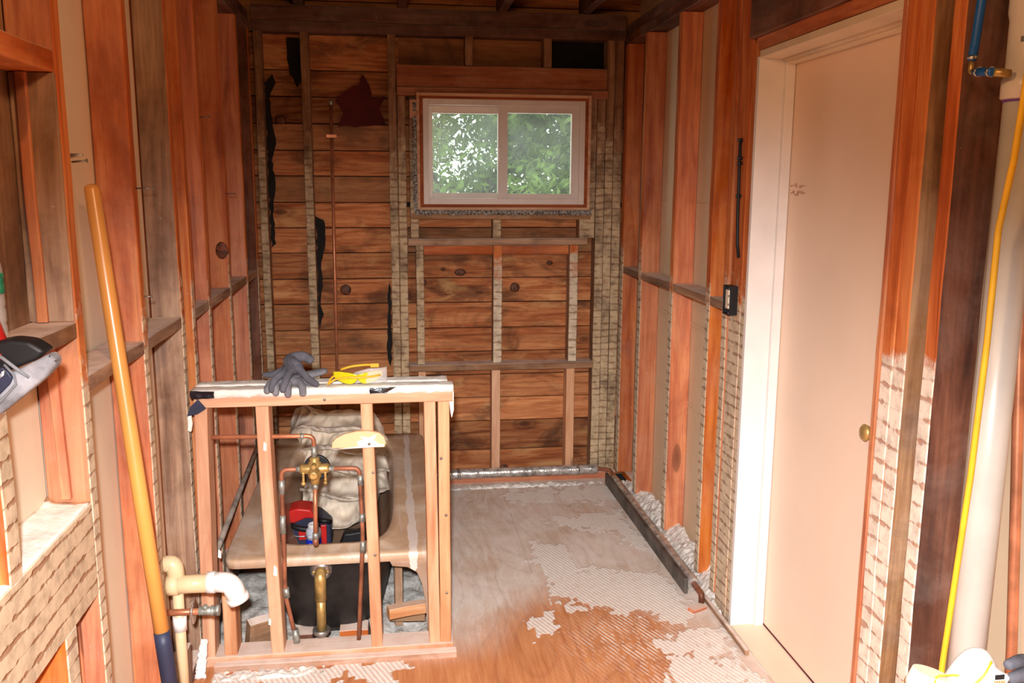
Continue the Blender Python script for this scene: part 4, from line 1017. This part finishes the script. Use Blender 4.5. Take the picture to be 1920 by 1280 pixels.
# long handled tool leaning in the left wall
sh = empty('long_handled_shovel', (-.54, 2.03, 0), 'long yellow-handled shovel leaning against the left wall', 'shovel')
t0 = Vector((-.700, 2.215, 1.590)); t1 = Vector((-.576, 2.086, .515)); dd = (t1-t0).normalized(); t2 = t1+dd*.34; t2.z = max(t2.z, .17)
m = MB(); m.tube([t0-dd*.004, t0, t0+dd*.008, t0.lerp(t1, .3), t0.lerp(t1, .7), t1], .018, 22, rs=[.010, .0165, .0178, .018, .018, .018]); m.build('handle', YHANDLE, parent=sh)
m = MB(); m.tube([t1-dd*.002, t1+dd*.03, t2], .0195, 20, rs=[.0192, .0196, .0185]); m.build('socket', NAVYP, parent=sh)
m = MB(); P = []
for j in range(13):
    t = j/12; w = .085*(1-.0*t) if t < .6 else .085*math.sqrt(max(.02, 1-((t-.6)/.4)**2))
    P.append([(t2.x+.02*t+w*u*.5+.0*u, t2.y-.02*t+w*u*.86-.0, t2.z*(1-t)+.002+.018*u*u) for u in (-1, -.6, -.2, .2, .6, 1)])
m.grid(P); o = m.build('blade', STEEL, parent=sh); o.modifiers.new('s', 'SOLIDIFY').thickness = .003

# ------------------------------------------------------------------ power tool at the left edge
pt = empty('power_tool', (-.66, 1.57, 1.20), 'plaster-dusted red and grey power tool at the left edge', 'power tool')
OX = lambda P: [(x, z) for x, z in P]
m = MB(); m.prism([(-.86, 1.08), (-.86, 1.24), (-.700, 1.262), (-.640, 1.282), (-.600, 1.300), (-.582, 1.312), (-.571, 1.306), (-.568, 1.292), (-.590, 1.268), (-.625, 1.240), (-.670, 1.204)], 1.545, 1.585, 'y', bev=.008)
bmesh.ops.subdivide_edges(m.bm, edges=[e for e in m.bm.edges if e.calc_length() > .03], cuts=2, use_grid_fill=True); m.rough(.0012, 40)
m.build('base_shell', DUSTYP, parent=pt, label='grey dusted shell')
m = MB(); m.prism([(-.86, 1.24), (-.86, 1.325), (-.680, 1.330), (-.640, 1.337), (-.610, 1.333), (-.585, 1.315), (-.600, 1.302), (-.640, 1.284)], 1.550, 1.60, 'y', bev=.007); m.build('motor_cover', BLACK, parent=pt, label='black cover')
m = MB(); m.prism([(-.86, 1.20), (-.86, 1.315), (-.665, 1.318), (-.651, 1.311), (-.672, 1.278)], 1.538, 1.565, 'y', bev=.006); m.build('red_cover', REDP, parent=pt, label='red cover')
m = MB(); m.tube([(-.712, 1.59, 1.44), (-.688, 1.585, 1.39), (-.668, 1.58, 1.33)], .012, 14); m.build('handle', REDP, parent=pt, label='red upper handle')
pl_ = [(-.72, 1.215), (-.665, 1.283), (-.652, 1.293), (-.642, 1.283), (-.637, 1.273), (-.642, 1.262), (-.69, 1.215)]
m = MB(); m.prism(pl_, 1.540, 1.548, 'y', bev=.003); np_ = m.build('nameplate', NAVYP, parent=pt)
m = MB()
for k in range(5):
    c = Vector((-.676+.0062*k, 1.2585+.0052*k)); m.prism([(c.x-.002, c.y-.004), (c.x+.002, c.y-.001), (c.x+.0035, c.y+.007), (c.x-.0005, c.y+.005)], 1.5378, 1.5402, 'y')
m.build('lettering', PVCW, parent=np_)
m = MB(); m.tube([(-.668, 1.546, 1.318), (-.650, 1.544, 1.306), (-.625, 1.544, 1.283), (-.612, 1.546, 1.272)], .003, 8); m.build('grey_rib', GREYP, parent=pt)
m = MB(); m.tube([(-.69, 1.541, 1.210), (-.66, 1.541, 1.232), (-.632, 1.541, 1.262), (-.634, 1.541, 1.278), (-.648, 1.541, 1.296)], .0022, 8); m.build('nameplate_rim', GREYP, parent=pt)
# water bottle behind it
wb = empty('water_bottle', (-.728, 1.685, 1.308), 'clear plastic water bottle with green label at the far left edge', 'bottle')
m = MB(); m.lathe([(.026, 0), (.030, .006), (.030, .03), (.028, .034), (.030, .04), (.030, .06), (.028, .064), (.030, .07), (.030, .135), (.026, .155), (.014, .180), (.012, .19), (.012, .205)], (-.728, 1.685, 1.309), 'z', 28); m.build('bottle_body', CLEAR, parent=wb)
m = MB(); m.lathe([(.0305, .090), (.0308, .092), (.0308, .125), (.0305, .127)], (-.728, 1.685, 1.309), 'z', 28); m.build('paper_label', plain('green_label', srgb(40, 150, 110), .5, var=.4, vsc=40), parent=wb)
m = MB(); m.lathe([(.014, .200), (.014, .217), (.012, .219)], (-.728, 1.685, 1.309), 'z', 20); m.build('cap', PVCW, parent=wb)
# nail with a blob of plaster on the recessed stud
m = MB(); m.tube([(-.70, 2.02, 1.652), (-.645, 2.0, 1.656)], .003, 8, rs=[.008, .002]); m.build('bent_nail', STEEL, label='bent nail with plaster sticking out over the tan drywall', cat='nail')

# ------------------------------------------------------------------ right wall fittings
eb = empty('electrical_box', (1.20, 2.99, 1.14), 'small black metal electrical box with cream switch on the right wall', 'electrical box')
m = MB()
m.box(1.186, 1.215, 2.955, 2.958, 1.146, 1.250); m.box(1.186, 1.215, 3.018, 3.021, 1.146, 1.250); m.box(1.186, 1.215, 2.958, 3.018, 1.146, 1.149); m.box(1.186, 1.215, 2.958, 3.018, 1.247, 1.250); m.box(1.212, 1.215, 2.958, 3.018, 1.149, 1.247)
m.build('box_shell', BLACK, parent=eb)
m = MB(); m.box(1.192, 1.211, 2.985, 3.014, 1.165, 1.234, bev=.003); m.build('switch_body', CREAM, parent=eb)
for z in (1.153, 1.185, 1.215, 1.243):
    m = MB(); m.lathe([(.003, 0), (.004, .002), (.002, .003)], (1.184, 2.965, z), 'x', 10); m.build('screw', STEEL, parent=eb)
m = MB(); m.tube([(1.214, 2.985, 1.757), (1.206, 2.98, 1.745), (1.205, 2.975, 1.65), (1.205, 2.968, 1.5), (1.205, 2.958, 1.40), (1.209, 2.952, 1.352)], .0055, 10)
for z, y in ((1.752, 2.982), (1.690, 2.977), (1.672, 2.976), (1.56, 2.971)): m.box(1.198, 1.214, y-.009, y+.009, z, z+.012, bev=.003)
m.build('electrical_cable', BLACK, label='short black cable stapled to the stud left of the door', cat='cable')

# pipes at the right edge
pp = empty('vent_pipe', (1.30, 1.70, .0), 'large white plastic drain pipe at the right', 'pipe')
px, py = 1.288, 1.692
m = MB(); m.tube([(px, py, .0), (px, py, 1.80)], .0385, 32); m.build('pipe', PVC, parent=pp)
m = MB(); m.lathe([(.0405, 1.775), (.0455, 1.778), (.0455, 1.815), (.041, 1.822), (.041, 1.93), (.0445, 1.945), (.0445, 2.1), (.0445, 2.5)], (px, py, 0), 'z', 32); coup = m.build('coupling', PVC, parent=pp)
m = MB(); m.lathe([(.0400, 1.770), (.0405, 1.7705), (.0405, 1.779), (.0400, 1.780)], (px, py, 0), 'z', 32); m.build('primer_ring', plain('purple_primer', srgb(110, 70, 150), .6), parent=pp, label='purple primer ring')
m = MB(); rb = random.Random(5)
for k in range(22):
    a = math.radians(-150+2.2*k*1.6)
    if rb.random() < .3: continue
    c = Vector((px+.0412*math.cos(a), py+.0412*math.sin(a), 0)); tdir = Vector((-math.sin(a), math.cos(a), 0))*.0006*rb.uniform(.6, 1.6); nd = Vector((math.cos(a), math.sin(a), 0))*.0004
    vs4 = [m.bm.verts.new(c+s*tdir+Vector((0, 0, z))+q*nd) for q in (0, 1) for s, z in ((-1, 1.884), (1, 1.884), (1, 1.895), (-1, 1.895))]
    for f in ((0, 1, 2, 3), (4, 5, 6, 7), (0, 1, 5, 4), (1, 2, 6, 5), (2, 3, 7, 6), (3, 0, 4, 7)): m.bm.faces.new([vs4[i] for i in f])
m.build('barcode', plain('print_ink', srgb(60, 60, 70), .6), parent=coup)
m = MB(); m.tube([(1.196, 1.560, 1.95), (1.199, 1.577, 1.764), (1.20, 1.588, 1.65), (1.20, 1.612, 1.515), (1.20, 1.612, 1.289), (1.20, 1.621, 1.001), (1.20, 1.640, .72), (1.20, 1.652, .550), (1.20, 1.655, .02)], .0065, 12)
m.build('gas_hose', YELLOW, label='thin yellow hose hanging in front of the white drain pipe', cat='hose')
m = MB(); m.tube([(1.33, 1.83, 2.3), (1.33, 1.832, 1.728), (1.33, 1.840, 1.48), (1.33, 1.846, 1.245), (1.33, 1.848, 1.034), (1.33, 1.862, .873), (1.33, 1.863, .724), (1.33, 1.858, .0)], .0105, 14); m.build('water_pipe', COPPER_D, label='dull copper pipe between the dark stud and white drain pipe', cat='pipe')
m = MB(); m.tube([(1.372, 1.748, 1.6), (1.370, 1.735, 1.263), (1.37, 1.70, .967), (1.37, 1.656, .574), (1.37, 1.62, .0)], .0115, 14); m.build('water_pipe', COPPER, label='copper pipe right of the white drain pipe', cat='pipe')
bh = empty('blue_hose', (1.25, 1.80, 1.84), 'blue hose with clamped elbow hanging beside the dark stud, top right', 'hose')
m = MB(); m.tube([(1.205, 1.732, 2.2), (1.205, 1.738, 1.976), (1.205, 1.747, 1.889), (1.205, 1.752, 1.858)], .0092, 14); m.build('hose', BLUE, parent=bh)
m = MB(); m.tube([(1.205, 1.738, 1.8335), (1.205, 1.679, 1.826)], .0087, 14); m.build('hose', BLUE, parent=bh, label='short blue hose piece')
m = MB(); m.tube(bend([(1.205, 1.752, 1.860), (1.205, 1.753, 1.834), (1.205, 1.735, 1.833)], .01), .0053, 12); m.build('elbow', BRASS, parent=bh)
m = MB(); m.tube([(1.205, 1.680, 1.826), (1.235, 1.670, 1.822)], .0085, 12); m.build('pipe_end', BRASS, parent=bh)
for a, b in (((1.205, 1.751, 1.868), (1.205, 1.752, 1.861)), ((1.205, 1.731, 1.8328), (1.205, 1.724, 1.832)), ((1.205, 1.693, 1.828), (1.205, 1.686, 1.8272))):
    m = MB(); m.tube([a, b], .0108, 16); m.build('hose_clamp', CHROME, parent=bh)

# bench with respirator and glove, lower right
m = MB(); m.box(.78, 1.14, 1.02, 1.30, .735, .757, bev=.003)
bt = m.build('bench_top', PINE['x'], label='low work stool top at the lower right corner', cat='stool') if False else m.bm.free()
st = empty('work_stool', (.96, 1.16, 0), 'plain pine work stool under the white respirator at the lower right', 'stool')
m = MB(); m.box(.875, 1.13, 1.06, 1.29, .715, .735, bev=.003); m.build('seat', PINE['x'], parent=st)
for x in (.885, 1.08):
    for y in (1.08, 1.24): m = MB(); m.beam('z', x, x+.035, y, y+.035, 0, .714); m.build('leg', PINE['z'], parent=st)
rm = empty('respirator_mask', (.95, 1.23, .736), 'white dust respirator with yellow strap at the lower right', 'respirator')
m = MB(); P = []
for j in range(19):
    t = j/18; row = []
    for i in range(40):
        a = 2*math.pi*i/40; c, s = math.cos(a), math.sin(a)
        rr = (1-t)**.75 if t < 1 else 0
        k = 1+.10*max(0, c)
        ztop = .088*(1-(1-t)**1.8)
        row.append((.965+.052*rr*c*k+.006*t, 1.222+.045*rr*s, .738+ztop*1.0+.004*math.sin(3*a)*rr*(1-t)))
    P.append(row)
V = m.grid(P, closed_u=True); m.build('cup', plain('respirator_white', srgb(206, 200, 194), .8, var=.04), parent=rm)
m = MB(); P = []
for j in range(4):
    t = j/3; P.append([(.900+.046*(1-.02*t)*math.cos(2*math.pi*i/32)*(1-.25*t), 1.232+.032*math.sin(2*math.pi*i/32)*(1-.25*t), .764+.018*t*(1-.6*math.cos(2*math.pi*i/32))) for i in range(32)])
V = m.grid(P, closed_u=True); m.bm.faces.new(V[-1]); m.bm.faces.new(V[0][::-1]); m.build('face_flange', CREAM, parent=rm)
m = MB(); m.tube([(.905, 1.232, .736), (.905, 1.232, .765)], .03, 20); m.build('lower_lip', CREAM, parent=rm)
m = MB(); m.box(.980, 1.006, 1.170, 1.196, .790, .815, bev=.005)
vo = m.build('exhale_valve', PVCW, parent=rm); vo.rotation_euler = (0, .5, 0)
m = MB(); m.box(-.007, .009, -.0145, -.0125, .002, .010, bev=.0005); 
for v in m.bm.verts: v.co += Vector((.993, 1.183, .803))
m.build('valve_opening', BLACK, parent=rm)
m = MB()
for k in range(5): m.box(.985+.004*k, .987+.004*k, 1.168, 1.170, .793, .803)
m.build('valve_grille', BRASS, parent=rm)
m = MB(); m.tube(bend([(.972, 1.190, .822), (.955, 1.180, .805), (.935, 1.185, .780), (.905, 1.190, .773), (.885, 1.205, .779), (.895, 1.215, .787), (.925, 1.212, .788), (.935, 1.212, .786)], .012), .0018, 8); m.build('strap', YELLOW, parent=rm)
skin('rubber_glove', [[(1.10, 1.24, .775, .026, .020), (1.14, 1.24, .770, .03, .022)],
  [(1.10, 1.24, .775, .026, .020), (1.066, 1.225, .803, .012), (1.040, 1.212, .808, .0105), (1.018, 1.206, .806, .009)],
  [(1.10, 1.24, .775, .026, .020), (1.064, 1.216, .782, .0125), (1.038, 1.204, .786, .011), (1.020, 1.200, .786, .0095)],
  [(1.10, 1.24, .775, .026, .020), (1.066, 1.212, .760, .0125), (1.040, 1.200, .764, .011), (1.024, 1.196, .766, .0095)],
  [(1.10, 1.24, .775, .026, .020), (1.080, 1.205, .790, .011), (1.062, 1.190, .797, .009)]], DENIM_D, 'dark grey glove touching the respirator at the lower right corner', 'glove')

rm.location += Vector((-.021, 0, .019)); st.location += Vector((-.012, 0, .019))
bpy.data.objects['rubber_glove'].location += Vector((-.028, 0, .014))
for o in rm.children:
    if o.name.startswith(('exhale', 'valve_')): o.location += Vector((-.021, 0, -.003))
for o in st.children:
    if o.name.startswith('leg'): o.location.z -= .010; o.scale.z = 1.012

# ------------------------------------------------------------------ foil pipes on the floor
fp = empty('foil_wrapped_pipe', (.7, 4.53, 0.04), 'shiny foil-wrapped pipe lying along the foot of the back wall', 'pipe')
m = MB(); pts = [(.19+.91*k/60, 4.528+.004*noise.noise((k*.3, 0, 0)), .066+.002*noise.noise((k*.4, 2, 0))) for k in range(61)]
m.tube(pts, .027, 20, rs=[.0265+.0018*noise.noise((k*.9, 5, 0)) for k in range(61)]); m.rough(.0015, 40); m.build('foil_sleeve', FOIL, parent=fp)
m = MB()
for k in (6, 9, 52): m.tube([pts[k], pts[k+1]], .030, 20)
m.build('sleeve_band', CHROME, parent=fp)
m = MB(); m.tube([(1.10, 4.528, .066), (1.165, 4.51, .062), (1.175, 4.40, .05)], .011, 12); m.build('bare_pipe', COPPER_D, parent=fp)
fq = empty('foil_wrapped_pipe', (1.17, 3.8, 0), 'dusty foil-wrapped pipe along the foot of the right wall', 'pipe')
m = MB(); pts = [(1.172, 3.15+1.29*k/80, .032+.002*noise.noise((k*.4, 8, 0))) for k in range(81)]
m.tube(pts, .026, 16, rs=[.026+.003*noise.noise((k*1.3, 9, 0)) for k in range(81)]); m.rough(.003, 60); m.build('foil_sleeve', FOIL, parent=fq)
m = MB(); m.tube(bend([(1.172, 3.16, .035), (1.172, 3.06, .035), (1.172, 3.06, -.0)], .03), .012, 14); m.build('copper_elbow', COPPER_D, parent=fq)
m = MB(); m.box(1.128, 1.143, 3.135, 4.46, .001, .066, bev=.002); m.build('edge_strip', plain('dark_grey_metal', srgb(104, 98, 92), .5, .5, var=.3, vsc=12), label='dark grey metal strip standing on edge beside the right foil pipe', cat='metal strip')
# plaster debris
def debris(name, label, x0, x1, y0, y1, h, nx, ny, slope):
    m = MB(); P = []
    for j in range(ny+1):
        row = []
        for i in range(nx+1):
            u, v = i/nx, j/ny; e = min(1, min(v, 1-v)*8)*min(1, (1-u)*6+.2) if slope > 0 else min(1, min(v, 1-v)*8)
            hh = h*((min(1, u*1.6)**.7 if slope > 0 else 1-abs(2*u-1)))*e*(.70+.30*noise.noise(((x0+(x1-x0)*u)*16, (y0+(y1-y0)*v)*16, 0)))
            row.append((x0+(x1-x0)*u, y0+(y1-y0)*v, max(-.004, hh+.012*noise.noise(((x0+(x1-x0)*u)*50, (y0+(y1-y0)*v)*50, 3)))))
        P.append(row)
    m.grid(P, smooth=False); return m.build(name, RUBBLE, label=label, cat='debris', kind='stuff')
debris('plaster_debris', 'white plaster rubble along the foot of the right wall', 1.200, 1.305, 2.94, 4.5, .085, 22, 260, 1)
debris('plaster_debris', 'white plaster crumbs along the foot of the back wall', .19, 1.12, 4.455, 4.50, .02, 120, 10, -1)
debris('plaster_debris', 'dust and crumbs in front of the half wall plate', -.60, -.25, 2.72, 2.776, .012, 70, 16, -1)
scrap((1.10, 1.17, 2.985, 3.02, .0, .014), 'small orange wood chip by the end of the right foil pipe', .5, ORANGE['x'])
scrap((1.185, 1.20, 2.66, 3.1, .0, .02), 'thin dark sole strip on the floor leading to the door sill', 0, BROWN['y'], 'y', 'floor_strip', 'strip')
# building paper scraps on the back wall
def paper(pts, label, mat=TARP, y=4.660):
    q = []; rr = random.Random(len(label))
    for a, b in zip(pts, pts[1:]+pts[:1]):
        d = math.hypot(b[0]-a[0], b[1]-a[1]); n = max(1, int(d/.022))
        for k in range(n):
            t = k/n; e = .005 if k else 0
            q.append((a[0]+(b[0]-a[0])*t+rr.uniform(-e, e), a[1]+(b[1]-a[1])*t+rr.uniform(-e, e)))
    m = MB(); m.prism(q, y, y+.003, 'y'); m.build('paper_scrap', mat, label=label, cat='paper')
paper([(-.27, 2.02), (-.20, 2.08), (-.15, 2.10), (-.13, 2.15), (-.10, 2.10), (-.085, 2.03), (-.02, 2.05), (-.05, 1.98), (-.02, 1.90), (-.12, 1.895), (-.26, 1.89), (-.23, 1.96)], 'dark red torn paper patch on the upper back boards', REDPAPER, 4.655)
paper([(-.385, 1.44), (-.345, 1.42), (-.34, 1.30), (-.365, 1.20), (-.36, 1.12), (-.375, .98), (-.36, .93), (-.384, .85), (-.385, 1.1)], 'long torn black paper strip right of the second back stud', y=4.64)
paper([(-.012, 1.10), (-.022, 1.05), (-.030, .9), (-.034, .70), (-.018, .64), (-.008, .75)], 'narrow black paper strip left of the paired studs', y=4.64)
paper([(-.50, 2.32), (-.428, 2.32), (-.428, 2.12), (-.455, 2.08), (-.49, 2.14), (-.50, 2.24)], 'black paper patch at the top left of the second back stud', y=4.66)
paper([(-.614, 2.10), (-.575, 2.14), (-.56, 2.10), (-.595, 2.02), (-.585, 1.90), (-.57, 1.80), (-.595, 1.72), (-.58, 1.60), (-.60, 1.45), (-.59, 1.30), (-.614, 1.28)], 'ragged black paper strip beside the corner stud', y=4.65)
paper([(-.37, 1.865), (-.01, 1.865), (-.01, 1.905), (-.37, 1.90)], 'black paper band across the upper back boards', y=4.672)
# copper tee stub in the far corner behind the half wall
m = MB(); m.tube([(-.50, 4.50, .43), (-.60, 4.50, .43)], .008, 10); m.build('pipe_stub', COPPER, label='short copper stub by the left corner stud above the tub', cat='pipe')
